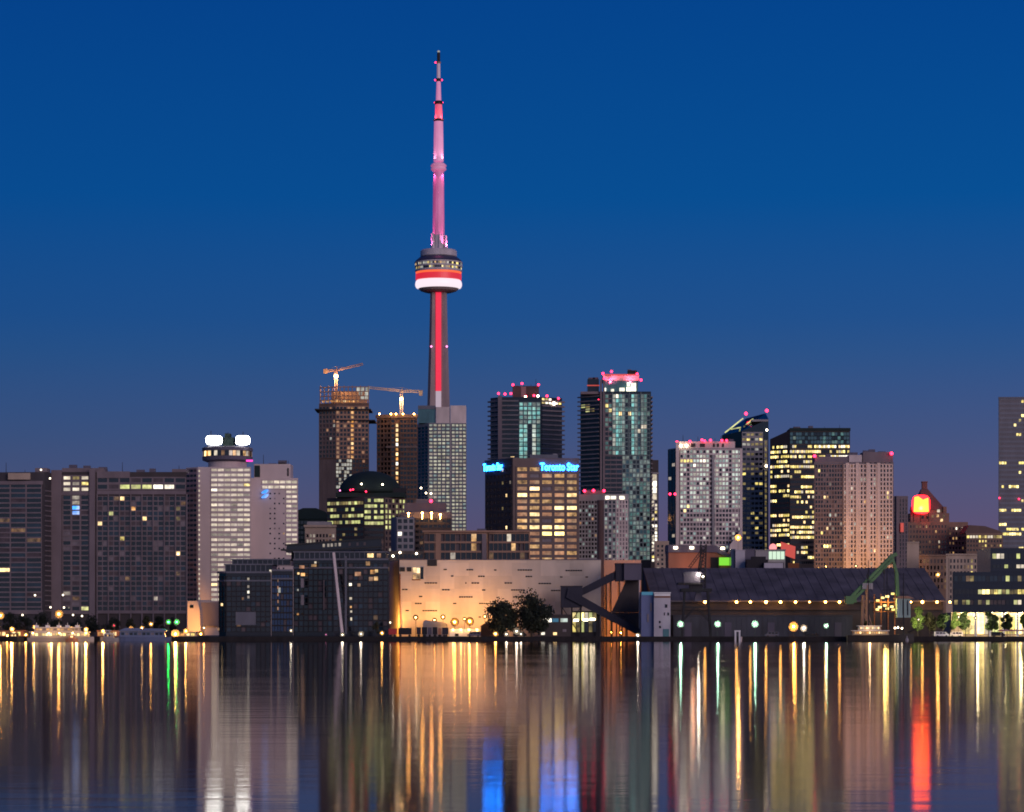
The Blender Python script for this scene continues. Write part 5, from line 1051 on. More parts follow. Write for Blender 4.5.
k.beam((X(898,D), yk-.9, zk(572)), (X(899.3,D), yk-.9, zk(599)), .7, 1.1); k.beam((X(898,D), yk+.9, zk(572)), (X(899.3,D), yk+.9, zk(599)), .7, 1.1)
for y in (566, 574, 582, 590): k.beam((X(896+(y-566)*.1,D), yk-.9, zk(y)), (X(896+(y-566)*.1,D), yk+.9, zk(y)), .3, .3)
k.build('front_leg', G, t)
k = MB(); k.box(X(846.5,D), X(854.5,D), yk-2, yk+2, zk(604), zk(596)); k.box(X(853,D), X(857.5,D), yk-1.5, yk+1.5, zk(602.5), zk(594)); k.build('counterweight', G, t)
k = MB(); k.box(X(863,D), X(873.5,D), yk-2.4, yk-1.5, zk(589), zk(583)); k.build('name_board', 'concrete_grey', t)
k = MB()
for o in (-2.2, 2.2):
    k.beam((X(864.5,D), yk+o, zk(595)), (X(863.5,D), yk+o, zk(628)), .5, .5); k.beam((X(868.5,D), yk+o, zk(585)), (X(868.5,D), yk+o, zk(628)), .6, .6); k.beam((X(864,D), yk+o, zk(612)), (X(872,D), yk+o, zk(627)), .35, .35); k.beam((X(873,D), yk+o, zk(627)), (X(866,D), yk+o, zk(603)), .35, .35)
k.beam((X(862,D), yk, zk(601.5)), (X(871,D), yk, zk(601.5)), .8, 1.0); k.build('rear_trestle', 'frame_copper', t)
k = MB(); k.box(X(897.5,D), X(911,D), yk-3, yk+4, zk(617.5), zk(598.5)); k.build('operator_house', 'teal_house', t)
k = MB(); k.slab([(X(894,D), zk(598.5)), (X(914.5,D), zk(598.5)), (X(909,D), zk(596)), (X(899,D), zk(596))], yk-3.6, yk+4.6); k.build('house_roof', 'frame_copper', t)
for px in (903, 907.5):
    k = MB(); k.box(X(px,D), X(px+1.2,D), yk-3.2, yk-3.02, zk(615), zk(600)); k.build('window', 'glass_dark', t)
k = MB(); k.box(X(876,D), X(897.3,D), yk+1, yk+4, zk(612), zk(611)); k.box(X(876,D), X(897.3,D), yk+1, yk+4, zk(602.5), zk(601.5))
for px in (876.3, 883, 890, 896.8): k.beam((X(px,D), yk+1.2, GZ), (X(px,D), yk+1.2, zk(594)), .35, .35)
k.build('gantry', 'rust', t)
for i, (px, py) in enumerate(((879.5, 600.3), (884.5, 597.5), (889, 596.3), (894.5, 593.5), (881.5, 607), (886.5, 605.5), (889, 608.5), (893.5, 606.5), (879, 609.3), (895, 609.5))):
    k = MB(); k.box(X(px-1.6,D), X(px+1.6,D), yk+.4, yk+.9, zk(py+1.1), zk(py-1.0)); k.build('work_light', 'lit_yellow_bright' if i % 3 else 'glow_yard_yellow', t)
lamp_light('gantry_light', t, (X(887,D), yk-1, zk(603)), 2600, (1, .68, .18), 1)
for px, y0, y1 in ((885, 568.5, 597), (868.3, 573, 600)):
    k = MB(); k.tube((X(px,D), yk-1.7, zk(y1)), (X(px,D), yk-1.7, zk(y0)), .12); k.box(X(px-1,D), X(px+1,D), yk-2.2, yk-1.2, zk(y0+5), zk(y0+1.5)); k.build('hoist_block', 'black', t)

# ------------------------------------------------------------------ pavilions between the refinery and the conveyor
D = 1022
t = thing('quay_pavilion', 'low dark pavilion with a ribbon of white and blue windows beside the tree', 'building', (X(556,D), D+5, GZ))
k = MB(); k.box(X(541,D), X(571,D), D, D+9, GZ, Z(616,D)); k.box(X(540,D), X(571.5,D), D-.6, D+9.6, Z(616,D), Z(614.4,D)); k.build('wall', 'brown_dark', t)
for i, (x0, x1, mm) in enumerate(((543, 551.5, 'lit_white_bright'), (552.3, 558.5, 'glow_cyan'), (560.5, 567.5, 'lit_cool'))):
    k = MB(); k.box(X(x0,D), X(x1,D), D-.25, D-.02, Z(622,D), Z(618.4,D)); k.build('window', mm, t)
for px, py, mm in ((543, 633.5, 'lit_white_bright'), (555, 633.7, 'lit_warm_bright'), (564.5, 630.5, 'blind_pale')):
    k = MB(); k.box(X(px-1.8,D), X(px+1.8,D), D-.25, D-.02, Z(py+1.3,D), Z(py-1.3,D)); k.build('window', mm, t)
t = thing('glass_hall', 'yellow lit glazed hall under the conveyor trestle', 'building', (X(584,D+8), D+12, GZ))
k = MB(); k.box(X(571.8,D+9), X(600,D+9), D+9.5, D+16, GZ, Z(611,D+9)); k.build('wall', 'steel_dark', t)
for i in range(6):
    k = MB(); x0 = 572.5+i*4.1; k.box(X(x0,D+9), X(x0+3.3,D+9), D+9.2, D+9.48, Z(620.5,D+9), Z(612.5,D+9)); k.build('window', ['lit_yellow', 'lit_green_yellow', 'lit_yellow_bright', 'lit_white', 'lit_green_yellow', 'lit_yellow_dim'][i], t)
    k = MB(); k.box(X(x0,D+9), X(x0+3.3,D+9), D+9.2, D+9.48, Z(632,D+9), Z(621.5,D+9)); k.build('window', ['lit_yellow', 'lit_yellow_dim', 'lit_green_yellow', 'glass_dark', 'lit_yellow_dim', 'glass_dark'][i], t)
for px, py in ((573.5, 620), (583, 619.5), (590, 619)):
    k = MB(); k.box(X(px,D+9), X(px+5,D+9), D+8.8, D+9.1, Z(py+1.3,D+9), Z(py-.7,D+9)); k.build('lamp', 'glow_white_small', t)
D = 1014
t = thing('boathouse', 'low bright yellow lit shed wall at the refinery foot', 'building', (X(464,D), D+4, GZ))
k = MB(); k.box(X(449.5,D), X(480,D), D, D+7, GZ, Z(629.5,D)); k.box(X(449,D), X(480.5,D), D-.4, D+7.4, Z(629.5,D), Z(628.9,D)); k.build('wall', 'white_paint', t)
for px in (453, 461, 469, 477):
    k = MB(); k.ball((X(px,D), D-.7, Z(629.8,D)), .22, 8); k.build('wall_lamp', 'glow_sodium_small', t); lamp_light('added_wall_light', t, (X(px,D), D-1.4, Z(629.2,D)), 70, (1, .66, .2), .25)  # lamps added along the eave to brighten the shed wall
for px in (455, 470):
    k = MB(); k.box(X(px,D), X(px+3.6,D), D-.2, D-.02, GZ+.25, Z(633.5,D)); k.build('door', 'steel_dark', t)
t = thing('boathouse', 'low dark brown shed left of the two big trees', 'building', (X(490,D), D+6, GZ))
k = MB(); k.box(X(480.8,D), X(506,D), D+2, D+9, GZ, Z(626.5,D)); k.slab([(X(479.5,D), Z(626.5,D)), (X(507,D), Z(626.5,D)), (X(502,D), Z(623,D)), (X(484,D), Z(623.5,D))], D+1.4, D+9.6); k.build('wall', 'concrete_brown', t)
t = thing('boathouse', 'dim grey shed roof against the glowing refinery wall', 'building', (X(434,1036), 1040, GZ))
k = MB(); k.box(X(423,1036), X(447,1036), 1036, 1043, GZ, Z(625,1036)); k.slab([(X(422,1036), Z(625,1036)), (X(448,1036), Z(625,1036)), (X(445,1036), Z(622.5,1036)), (X(430,1036), Z(620.5,1036)), (X(425,1036), Z(620,1036))], 1035.4, 1043.6); k.build('wall', 'concrete_grey', t)

for px0, px1, yt, D_, mm, lab in ((97, 119, 631, 1013, 'brick_orange', 'added orange lit quay shed behind the small white cruiser'), (-14, 24, 631, 1012, 'brick_orange', 'low orange lit quay shed at the far left behind the dark boat'), (180, 196, 632.3, 1008, 'beige', 'low orange lit kiosk in front of the flared hotel base'), (122, 156, 630, 1016, 'concrete_brown', 'low brown quay cafe behind the covered blue boat')):  # the shed behind the cruiser is added to carry on the orange shore glow
    t = thing('quay_shed', lab, 'building', (X((px0+px1)/2, D_), D_+3, GZ)); k = MB(); k.box(X(px0,D_), X(px1,D_), D_, D_+6, GZ, Z(yt,D_)); k.box(X(px0-.6,D_), X(px1+.6,D_), D_-.5, D_+6.5, Z(yt,D_), Z(yt-.7,D_)); k.build('wall', mm, t)
    for i in range(int((px1-px0)/5)):
        k = MB(); k.box(X(px0+1+i*5,D_), X(px0+4.4+i*5,D_), D_-.2, D_-.02, GZ+.5, Z(yt+1,D_)); k.build('window', ['lit_amber', 'lit_warm_bright', 'lit_yellow', 'lit_warm_bright'][i % 4], t)
def trailer(px, wd, hh, m, label):
    D = 1010; t = thing('cargo_trailer', label, 'trailer', (X(px,D), D, GZ), 'trailers parked along the quay'); x0, x1 = X(px-wd/2,D), X(px+wd/2,D)
    k = MB(); k.box(x0, x1, D-1.2, D+1.3, GZ+.9, GZ+hh)
    for i in range(int((x1-x0)/.6)): k.box(x0+.3+i*.6, x0+.38+i*.6, D-1.26, D-1.2, GZ+1, GZ+hh-.1)
    k.build('box', m, t)
    for xx in (x0+.7, x1-.7):
        k = MB(); k.tube((xx, D-1.2, GZ+.45), (xx, D+1.2, GZ+.45), .45, k=12); k.build('wheel', 'black', t)
for px, wd, hh, m, lab in ((405, 13, 3.3, 'steel_dark', 'long dark trailer parked left in front of the glowing refinery'), (418.8, 4, 3.5, 'conveyor', 'short upright bluish trailer box beside a pale one on the quay'),
        (424.5, 5, 3.6, 'steel_dark', 'short dark trailer box third from the refinery corner'), (429.8, 3.8, 3.5, 'steel_mauve', 'short mauve trailer box in the middle of the trailer row'),
        (435, 4.5, 3.6, 'steel_dark', 'dark trailer box just left of the orange crate'), (439.7, 3, 3.2, 'brick_orange', 'small orange crate trailer in the trailer row'), (445.3, 6, 3.4, 'conveyor', 'dark bluish trailer box next to the bright yellow shed')):
    trailer(px, wd, hh, m, lab)
trailer(392.8, 8, 3.0, 'red_paint', 'red and white trailer at the left corner of the refinery')

# ------------------------------------------------------------------ trees
def tree(px, D, wpx, ytop, ybot, m, label, cat='tree', group=None, seed=0, n=900, zb=None, name='tree', leaf=.55):
    g = random.Random(seed); zb = GZ if zb is None else zb; cx, W = X(px, D), wpx*D/F; z1, z0 = Z(ytop, D), max(zb+.8, Z(ybot, D)); H = z1-z0
    t = thing(name, label, cat, (cx, D, zb), group)
    k = MB(); k.tube((cx, D, zb), (cx+.1, D, z0+H*.45), max(.12, W*.03), max(.06, W*.014), 8)
    cl = []
    for i in range(max(7, int(W*2.2))):
        a = g.random()*2*math.pi; rr = g.random()**.6; zz_ = g.random()
        fat = math.sin(math.pi*(.16+.78*zz_))**.7
        c = Vector((cx+math.cos(a)*rr*W*.4*fat, D+math.sin(a)*rr*W*.36*fat, z0+H*(.12+.8*zz_))); cl.append((c, W*(.09+.15*g.random())))
        k.tube((cx, D, z0+H*.25*g.random()), c, max(.05, W*.012), .03, 5)
    k.build('trunk', 'bark', t)
    k = MB()
    for i in range(n):
        c, r = cl[g.randrange(len(cl))]
        d = Vector((g.gauss(0,1), g.gauss(0,1), g.gauss(0,.8))); d.normalize(); p = c+d*r*(g.random()**.4)*1.15
        u = Vector((g.gauss(0,1), g.gauss(0,1), g.gauss(0,1))).normalized(); v = u.orthogonal().normalized(); s = leaf*(.6+.8*g.random())
        k.add([p-u*s*.6, p+v*s*.35, p+u*s*.6, p-v*s*.35], [(0,1,2,3)])
    k.build('crown', m, t)
    return t
tree(501, 1006, 38, 602, 634, 'leaf_dark', 'wide rounded dark tree left of its taller neighbour before the refinery', group='two big dark trees before the refinery', seed=1, n=4200, leaf=.8)
tree(531.5, 1007, 42, 593.5, 634, 'leaf_dark', 'taller ragged dark tree right of its neighbour before the refinery', group='two big dark trees before the refinery', seed=2, n=5200, leaf=.8)
right = [(868, 12, 622, 'leaf_olive', 'dim tree behind the moored ship'), (918, 16, 608, 'leaf_green', 'lit green tree just right of the crane house'), (930, 14, 611, 'leaf_olive', 'dim tree second from the crane house'), (943, 15, 612, 'leaf_park', 'dark tree left of the tall white lamp post'),
         (954, 11, 613, 'leaf_green', 'bright green tree right next to the tall white lamp post'), (965.5, 15, 611, 'leaf_park', 'dark full tree before the bright ground floor, left of the white columns'), (988.5, 15, 612, 'leaf_park', 'dark full tree before the bright ground floor, between white columns'), (994.5, 9, 615, 'leaf_green', 'small bright green tree touching a dark one'),
         (1007, 15, 614, 'leaf_park', 'dark tree left of the pink parasols'), (1026, 13, 613, 'leaf_green', 'tree cut off by the right edge of the picture')]
for i, (px, wd, yt, m, lab) in enumerate(right):
    tree(px, 1012+(i % 3)*3, wd, yt, 630, m, lab, group='trees along the right promenade', seed=20+i, n=2600, leaf=.6)
labs = ['dark tree under the left edge balcony slab', 'dark tree below the left wall lamp', 'dark broad tree left of the tall orange street lamp', 'dark tree behind the street lamp pole', 'dark tree between street lamp and ferry roof', 'dark low tree behind the white ferry stern', 'dark tree behind the small white cruiser',
        'olive tree glowing orange from a lamp below', 'second olive tree glowing yellow behind the blue boat', 'dark tree left of the green harbour lights', 'dark tree under the green harbour lights']
for i, (px, wd, yt, m) in enumerate(((8, 18, 613, 'leaf_dark'), (24, 20, 615, 'leaf_dark'), (41, 20, 613, 'leaf_dark'), (57, 16, 618, 'leaf_dark'), (74, 18, 619, 'leaf_dark'), (93, 20, 615, 'leaf_dark'), (112, 20, 616, 'leaf_dark'), (131, 14, 620, 'leaf_olive'), (147, 13, 615, 'leaf_olive'), (160, 14, 616, 'leaf_dark'), (173, 12, 618, 'leaf_dark'))):
    tree(px, 1150+(i % 3)*8, wd, yt, 633, m, labs[i], group='trees behind the marina', seed=50+i, n=1000, leaf=.6)
tree(377, 1015, 12, 622, 634, 'leaf_olive', 'small olive bush by the quay left of the refinery', seed=80, n=600, leaf=.4, cat='bush', name='bush')

# ------------------------------------------------------------------ boats
def boat(px0, px1, D, label, hullm, decks, group=None, cat='boat', bow='right', rail=True, zd=1.3):
    x0, x1 = X(px0, D), X(px1, D); L = x1-x0; B_ = max(1.6, L*.09); t = thing('moored_boat' if cat == 'boat' else 'ship', label, cat, ((x0+x1)/2, D, 0), group)
    k = MB(); prof = []
    for i in range(13):
        f = i/12; ff = f if bow == 'right' else 1-f; wdt = B_*(min(1, .75+ff*1.2) if ff < .3 else (1 if ff < .6 else max(.04, math.cos((ff-.6)/.4*math.pi/2)**.8)))
        sh = zd*(1+.35*max(0, ff-.5)**1.5*2); prof.append((x0+L*f, wdt, sh))
    vs = []
    for x, wdt, sh in prof: vs += [(x, D-wdt*.72, -.5), (x, D-wdt, sh), (x, D+wdt, sh), (x, D+wdt*.72, -.5)]
    fs = [(0,1,2,3), tuple(range(48, 52))[::-1]]
    for i in range(12):
        a = i*4
        for j in range(4): fs.append((a+j, a+(j+1) % 4, a+4+(j+1) % 4, a+4+j)[::-1])
    k.add(vs, fs); k.build('hull', hullm, t)
    z = zd
    for (f0, f1, h, m, wm, nw) in decks:
        a, c = x0+L*f0, x0+L*f1; k = MB(); k.slab([(a, z), (c, z), (c-.4, z+h), (a+.3, z+h)], D-B_*.75, D+B_*.75); k.build('cabin', m, t)
        k = MB(); k.box(a-.3, c+.2, D-B_*.85, D+B_*.85, z+h, z+h+.18); k.build('deck_roof', 'white_paint' if m != 'steel_dark' else 'steel_mauve', t)
        ww = (c-a-1.2)/max(1, nw)
        for i in range(nw):
            k = MB(); k.box(a+.7+i*ww, a+.7+i*ww+ww*.74, D-B_*.75-.08, D-B_*.75-.01, z+h*.35, z+h*.8); k.build('window', wm[i % len(wm)], t)
        z += h+.18
    return t, z, B_
bt, z, _ = boat(28, 94, 990, 'long white ferry with bright deck lights and open upper deck', 'boat_white', [(.04, .93, 1.9, 'boat_white', ['lit_warm_bright', 'lit_yellow_bright', 'lit_warm', 'lit_yellow'], 16), (.1, .8, 1.5, 'boat_white', ['lit_amber', 'lit_warm', 'blind_pale'], 12)], 'boats moored at the left quay')
for f in (.13, .3, .47, .6, .75):
    k = MB(); k.tube((X(28+66*f,990), 990, z), (X(28+66*f,990), 990, z+1.6), .08); k.box(X(28+66*f,990)-.7, X(28+66*f,990)+.7, 989.2, 990.8, z-.1, z+.7); k.build('deck_vent', 'white_paint', bt)
for f in (.1, .34, .5, .7, .9):
    k = MB(); k.ball((X(28+66*f,990), 986.3, 2.9), .2, 8); k.build('deck_lamp', 'glow_sodium_small', bt)
lamp_light('deck_light', bt, (X(55,990), 982, 3.2), 500, (1, .6, .2), .4); lamp_light('deck_light', bt, (X(80,990), 982, 3.2), 500, (1, .6, .2), .4)
boat(100, 119, 988, 'small white cruiser moored beside the covered blue boat', 'boat_white', [(.2, .75, 1.3, 'boat_white', ['glass_dark', 'lit_warm'], 4), (.3, .55, 1.0, 'boat_white', ['glass_dark'], 2)], 'boats moored at the left quay', bow='left')
bt, z, _ = boat(117, 171, 989, 'long boat under pale blue covers below the green harbour lights', 'boat_blue', [(.05, .9, 2.0, 'boat_blue', ['glass_blue', 'blind_pale', 'glass_dark'], 10)], 'boats moored at the left quay', bow='left', zd=1.5)
k = MB(); k.slab([(X(119,989), z), (X(168,989), z), (X(164,989), z+.8), (X(126,989), z+1.1)], 986.5, 991.5); k.build('boat_cover', 'boat_blue', bt)
boat(5, 24, 991, 'dark low boat at the far left below orange quay lights', 'hull_dark', [(.2, .7, 1.4, 'steel_dark', ['lit_amber', 'lit_warm_bright'], 4)], 'boats moored at the left quay', bow='right')
bt, z, B_ = boat(66, 78, 985, 'small orange lit workboat in front of the white ferry', 'brick_orange', [(.25, .75, 1.3, 'brick_orange', ['lit_warm_bright'], 2)], 'boats moored at the left quay', zd=.9)
st, z, B_ = boat(847, 914, 986, 'dark hulled tall ship with lit deckhouses, three masts and a long bowsprit', 'hull_dark', [(.08, .62, 1.5, 'wood_deck', ['lit_warm', 'lit_amber', 'lit_warm_bright', 'lit_warm'], 14), (.16, .5, 1.5, 'boat_white', ['lit_warm_bright', 'lit_white', 'lit_warm'], 10)], None, 'ship', zd=2.2)
k = MB(); k.tube((X(908,986), 986, 3), (X(925.5,986), 986, Z(623.5,986)), .35, .12); k.build('bowsprit', 'hull_dark', st)
for px, yt in ((868.5, 560), (887, 568), (903.5, 573)):
    k = MB(); k.tube((X(px,986), 986, 2), (X(px,986), 986, Z(yt,986)), .28, .1); k.tube((X(px-5,986), 986, Z(yt+22,986)), (X(px+5,986), 986, Z(yt+22,986)), .1)
    for s_ in (-1, 1): k.tube((X(px+s_*7,986), 986+s_*B_*.8, 2.4), (X(px,986), 986, Z(yt+6,986)), .045, k=4)
    k.build('mast', 'steel_dark', st)
for px, py in ((898, 627.5), (902, 628.2), (895, 628)):
    k = MB(); k.ball(P(px, py, 983), .3, 8); k.build('deck_lamp', 'glow_white_small', st)
lamp_light('deck_light', st, (X(868,986), 981, 4.5), 500, (1, .6, .25), .4)
k = MB(); p = P(907, 638, 978); k.lathe((p.x, 978), [(.55, -.4), (.62, .3), (.5, .9), (.2, 1.25), (.12, 1.9)], 14)
by = k.build('harbour_buoy', 'concrete_grey'); tag(by, 'pale rounded buoy floating under the tall ship bow', 'buoy')
t = thing('mooring_gantry', 'small white mooring frame standing in the water before the shed', 'mooring post', (X(737.5,988), 988, 0))
k = MB(); x = X(737.5,988)
for o in (-.75, .75): k.box(x+o-.28, x+o+.28, 987.7, 988.3, -.5, 3.4)
k.box(x-1.1, x+1.1, 987.6, 988.4, 3.4, 3.9); k.build('frame', 'white_paint', t)
k = MB(); k.tube((X(741,988), 988, -.5), (X(741.4,988), 988, 1.6), .3); pp = k.build('mooring_post', 'concrete_pink'); tag(pp, 'short leaning mooring post right of the white frame', 'mooring post')

# ------------------------------------------------------------------ lamps
def street_lamp(px, py, D, glow_m, rgb, power, label, r=.5, group='quay lamps', base=None, name='street_lamp', aim=None):
    p = P(px, py, D); t = thing(name, label, 'lamp', (p.x, D, GZ), group)
    if p.z-GZ > 1.6:
        k = MB(); k.tube((p.x, D+.8, GZ), (p.x, D+.8, p.z+.3), .09, .07); k.beam((p.x, D+.8, p.z+.3), (p.x, D+.45, p.z+.1), .08, .08); k.build('pole', 'lamp_pole', t)
    else:
        k = MB(); k.box(p.x-.12, p.x+.12, D+.3, D+.6, GZ, p.z); k.build('pedestal', 'lamp_pole', t)
    k = MB(); K = 16; pr = [(.2, .45), (1.0, .4), (1.7, .22), (2.2, -.05)]
    vs = [(p.x+q*r*math.cos(2*math.pi*i/K), D+d*r, p.z+q*r*math.sin(2*math.pi*i/K)) for q, d in pr for i in range(K)]
    vs += [(p.x+q*r*math.cos(2*math.pi*i/K), D+d*r+.06, p.z+q*r*math.sin(2*math.pi*i/K)) for q, d in pr[::-1] for i in range(K)]
    n_ = 2*len(pr); k.add(vs, [(a*K+i, a*K+(i+1) % K, (a+1)*K+(i+1) % K, (a+1)*K+i) for a in range(n_-1) for i in range(K)]+[((n_-1)*K+i, (n_-1)*K+(i+1) % K, (i+1) % K, i) for i in range(K)])
    dish = k.build('halo_dish', 'halo_dish_grey', t, smooth=True)  # dish added behind each bulb to give it a soft halo
    k = MB(); k.ball((p.x, D-r*.35, p.z), r*.42, 12); k.build('bulb', glow_m, dish)
    if power and aim: lamp_light('lamp_light', t, (p.x, D+.9, p.z), power, rgb, .3, spot=70 if px == 200.8 else 150, aim=aim)
    elif power: lamp_light('lamp_light', t, (p.x, D-r*1.6, p.z-.2), power*.4, rgb, .4)
    return t
mat('lamp_pole', (.02, .02, .022), .6, var=0); mat('halo_dish_grey', (.07, .065, .06), .9, var=0)
SO, WH, ME, GR = (1, .45, .1), (1, .86, .65), (.6, 1, .75), (.05, 1, .2)
for a in ((59, 614, 1004, 'glow_sodium', SO, 1500, 'tall orange street lamp rising above the white ferry', .75), (0.5, 615.5, 1004, 'glow_sodium', SO, 1500, 'tall orange street lamp at the left edge of the picture', .7),
          (7.5, 635.6, 1001.5, 'glow_sodium', SO, 700, 'low orange lamp on the quay left of the dark boat', .4), (16.5, 634.6, 1002, 'glow_sodium', SO, 700, 'low orange lamp on the quay behind the dark boat', .4), (26, 634.8, 1002, 'glow_sodium_small', SO, 700, 'low orange lamp at the ferry stern', .45),
          (12, 629, 1006, 'glow_sodium_small', SO, 5000, 'orange lamp among the leftmost dark trees', .4), (35, 627, 1006, 'glow_sodium_small', SO, 5000, 'orange lamp behind the ferry stern', .4), (47, 630.5, 1004, 'glow_sodium_small', SO, 5000, 'orange lamp left of the tall orange street lamp', .4), (71, 628.5, 1006, 'glow_sodium_small', SO, 5000, 'orange lamp right of the tall orange street lamp', .35),  # string of small orange lamps added to strengthen the quay glow
          (86, 629.5, 1005, 'glow_sodium_small', SO, 5000, 'orange lamp behind the ferry bow', .4), (103, 631, 1005, 'glow_sodium_small', SO, 5000, 'orange lamp behind the small white cruiser', .35), (186, 631, 1006, 'glow_sodium_small', SO, 2500, 'orange lamp in front of the flared hotel base', .5),  # ferry bow and cruiser lamps belong to the added string
          (826, 566.5, 1655, 'glow_sodium_small', SO, 26000, 'street lamp at the foot of the pale ribbed slab, left of three', .4), (856, 566, 1655, 'glow_sodium_small', SO, 26000, 'street lamp at the foot of the pale ribbed slab, middle of three', .4), (884, 566.5, 1655, 'glow_sodium_small', SO, 26000, 'street lamp at the foot of the pale ribbed slab, right of three', .4),
          (168.5, 622, 1003, 'glow_green', GR, 350, 'green harbour light, left one of two', .5), (176.8, 622, 1003, 'glow_green', (.3, 1, .4), 350, 'green harbour light nearest the hotel base, right one of two', .55),
          (175.5, 634, 1002, 'glow_sodium', SO, 7000, 'glaring orange lamp low beside the hotel base', .8), (200.8, 634, 1465, 'glow_sodium', SO, 42000, 'orange lamp at the right foot of the flared hotel base', .75), (204, 627.8, 1004, 'glow_white_small', SO, 500, 'small pale lamp right of the flared hotel base', .4),
          (131, 628.5, 1006, 'glow_sodium_small', SO, 900, 'small orange lamp left of the olive tree', .45), (142, 628, 1006, 'glow_sodium_small', (1, .6, .2), 900, 'small orange lamp under the olive trees', .4), (151, 624, 1010, 'glow_sodium_small', SO, 900, 'small orange lamp right of the olive tree', .4), (114, 625.5, 1006, 'glow_red', (1, .1, .1), 0, 'small red lamp above the white cruiser', .35),
          (415.7, 617.5, 1038, 'glow_sodium_small', SO, 7500, 'first orange lamp at the left of the glowing refinery wall', .5), (434.5, 620, 1038, 'glow_sodium_small', SO, 3800, 'second small orange lamp before the refinery wall', .4), (443, 617, 1038, 'glow_sodium_small', SO, 3200, 'third small orange lamp before the refinery wall', .45),
          (454.7, 622, 1030, 'glow_floodlight', SO, 5200, 'glaring orange floodlight above the yellow shed, left of a pair', .75), (469.7, 621.3, 1030, 'glow_floodlight', SO, 5200, 'glaring orange floodlight above the yellow shed, right of a pair', .75), (464.5, 619, 1038, 'glow_sodium_small', SO, 2500, 'small orange lamp between the two floodlights', .35),
          (484.8, 616.5, 1038, 'glow_sodium_small', SO, 6500, 'small orange lamp left of the big dark trees', .4), (495.5, 633.8, 1003, 'glow_sodium', SO, 700, 'low orange lamp under the big dark tree', .5), (506.5, 634.2, 1003, 'glow_white_small', WH, 300, 'low pale lamp under the big dark tree', .45), (516.6, 631.2, 1003, 'glow_white_small', WH, 500, 'larger pale lamp between the two dark trees', .6), (521, 634, 1003, 'glow_white_small', WH, 200, 'tiny pale lamp below the taller dark tree', .35),
          (390.3, 622.5, 1046, 'glow_white_small', (1, .42, .08), 16000, 'small lamp lighting the orange end wall of the refinery', .45),
          (342.5, 634.6, 1002, 'glow_white_small', WH, 300, 'small pale lamp at the foot of the leaning pole', .4), (361, 633.8, 1004, 'glow_white_small', WH, 500, 'pale lamp right of the leaning pole', .5), (382, 633, 1003, 'glow_sodium_small', SO, 700, 'orange lamp left of the red trailer', .4), (326, 634.6, 1003, 'glow_pink', (1, .4, .4), 0, 'tiny pink lamp left of the leaning pole', .3), (291, 630.5, 1003, 'glow_white_small', WH, 200, 'tiny white lamp under the blue curtained condominium', .35),
          (680.6, 624, 1004, 'glow_mercury', ME, 1300, 'greenish white dock lamp next to the silo house', .62), (717.8, 624, 1004, 'glow_mercury', ME, 1300, 'greenish white dock lamp right of the dark crane', .62), (755, 624, 1004, 'glow_mercury', ME, 1300, 'greenish white dock lamp left of the glaring orange one', .66), (826.3, 625.6, 1004, 'glow_mercury', ME, 700, 'dim greenish dock lamp left of the tall ship', .5),
          (793.6, 626.5, 1003, 'glow_floodlight', (1, .4, .07), 5200, 'glaring orange dock floodlight, brightest on the shed quay', .85), (803.8, 628.2, 1002.5, 'glow_white', WH, 900, 'white dock lamp touching the glaring orange one', .62),
          (611.5, 632.5, 1052, 'glow_sodium', SO, 4200, 'orange lamp under the conveyor trestle, left one', .4), (621, 632.8, 1052, 'glow_sodium', SO, 4200, 'orange lamp under the conveyor trestle, middle one', .45), (637.8, 635.3, 1003, 'glow_white', WH, 500, 'white lamp at the quay foot of the conveyor', .42),
          (958.6, 617, 1005, 'glow_white_small', (1, .85, .5), 11000, 'tall white lamp post among the promenade trees', .3), (918.6, 619.5, 1006, 'glow_white_small', (1, .85, .5), 11000, 'lamp post glowing in the lit tree beside the crane house', .3), (975.5, 618, 1006, 'glow_white_small', (1, .85, .5), 11000, 'slim lamp post before the white column of the blue office', .28), (738.2, 537.5, 1570, 'glow_sodium_small', SO, 14000, 'orange lamp glowing at the foot of the grey tower', .9), (938, 574.6, 1300, 'glow_sodium_small', SO, 2500, 'orange lamp above the right end of the shed roof', .55)):
    px, D_ = a[0], a[2]; aim = None
    if 400 < px < 500 and D_ > 1010: aim = (X(px, 1050)+(2 if px > 460 else -2), 1050, 8+(px % 5))
    elif px == 390.3: aim = (X(394, 1060), 1060, 9)
    elif px == 200.8: aim = (X(190, 1484), 1484, 8)
    if px in (826, 856, 884): aim = (X(px, 1700), 1700, 62)
    if px in (611.5, 621): aim = (X(px-6, 1070), 1070, 13)
    if px in (958.6, 918.6, 975.5): aim = (X(px, 1014)+.5, 1016, 4.5)
    street_lamp(*a, aim=aim)

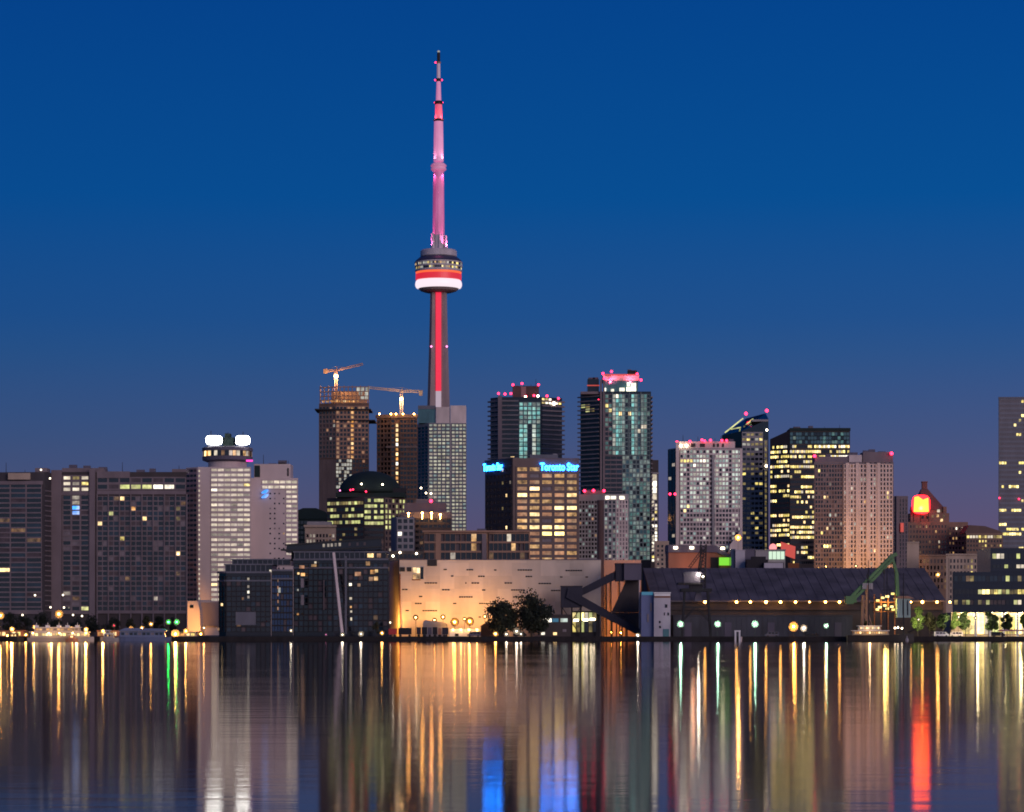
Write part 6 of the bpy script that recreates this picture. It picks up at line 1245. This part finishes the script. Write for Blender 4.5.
# ------------------------------------------------------------------ right promenade: parasols, parked vans, bollards
def parasol(px, m, label):
    D = 1008; x = X(px, D); t = thing('parasol', label, 'parasol', (x, D, GZ), 'pink parasols on the right promenade')
    k = MB(); k.tube((x, D, GZ), (x, D, GZ+2.6), .05); k.build('pole', 'white_paint', t)
    k = MB(); k.lathe((x, D), [(1.5, GZ+2.1), (1.52, GZ+2.2), (.8, GZ+2.55), (.05, GZ+2.8)], 8); k.build('canopy', m, t)
mat('parasol_pink', (.6, .16, .2), .7); mat('parasol_pale', (.7, .4, .38), .7)
for i, (px, lab) in enumerate(((1001, 'pink parasol left of the others by the last dark tree'), (1006, 'pale pink parasol second of the row by the last dark tree'), (1011.5, 'pink parasol in the middle of the right end row'), (1016, 'pale pink parasol nearly at the right edge'), (1021, 'pink parasol cut by the right edge'))):
    parasol(px, 'parasol_pink' if i % 2 == 0 else 'parasol_pale', lab)
def van(px, L, m, label, flip=1):
    D = 1009; x = X(px, D); t = thing('parked_van', label, 'van', (x, D, GZ), 'vans parked on the promenade')
    k = MB(); q = [(-.5,.35),(.5,.35),(.5,.95),(.4,1.15),(.27,1.85),(-.5,1.9)]; q = [(x+flip*a*L, GZ+c) for a, c in q]
    k.slab(q if flip > 0 else q[::-1], D-.9, D+.9); k.build('body', m, t)
    for f in (-.3, .32):
        k = MB(); k.tube((x+flip*f*L, D-.93, GZ+.33), (x+flip*f*L, D+.93, GZ+.33), .33, k=14); k.build('wheel', 'black', t)
    for f0, f1 in ((-.42, -.2), (-.16, .04), (.08, .26)):
        k = MB(); xs = sorted((x+flip*f0*L, x+flip*f1*L)); k.box(xs[0], xs[1], D-.94, D-.9, GZ+1.15, GZ+1.7); k.build('window', 'glass_dark', t)
van(941.5, 5.2, 'white_paint', 'white van parked under the dark tree by the tall white lamp'); van(956, 4.8, 'concrete_pink', 'pinkish van parked right of the tall white lamp', -1); van(998, 5, 'steel_dark', 'dark van parked before the pink parasols')
for px, m, fl, lab in ((520, 'steel_dark', 1, 'dark van parked beneath the two big dark trees'), (474, 'steel_mauve', -1, 'grey van parked before the bright yellow shed'), (812, 'steel_dark', 1, 'dark van parked right of the glaring dock floodlight'), (772, 'steel_mauve', -1, 'grey van parked left of the glaring dock floodlight')):
    van(px, 5, m, lab, fl)
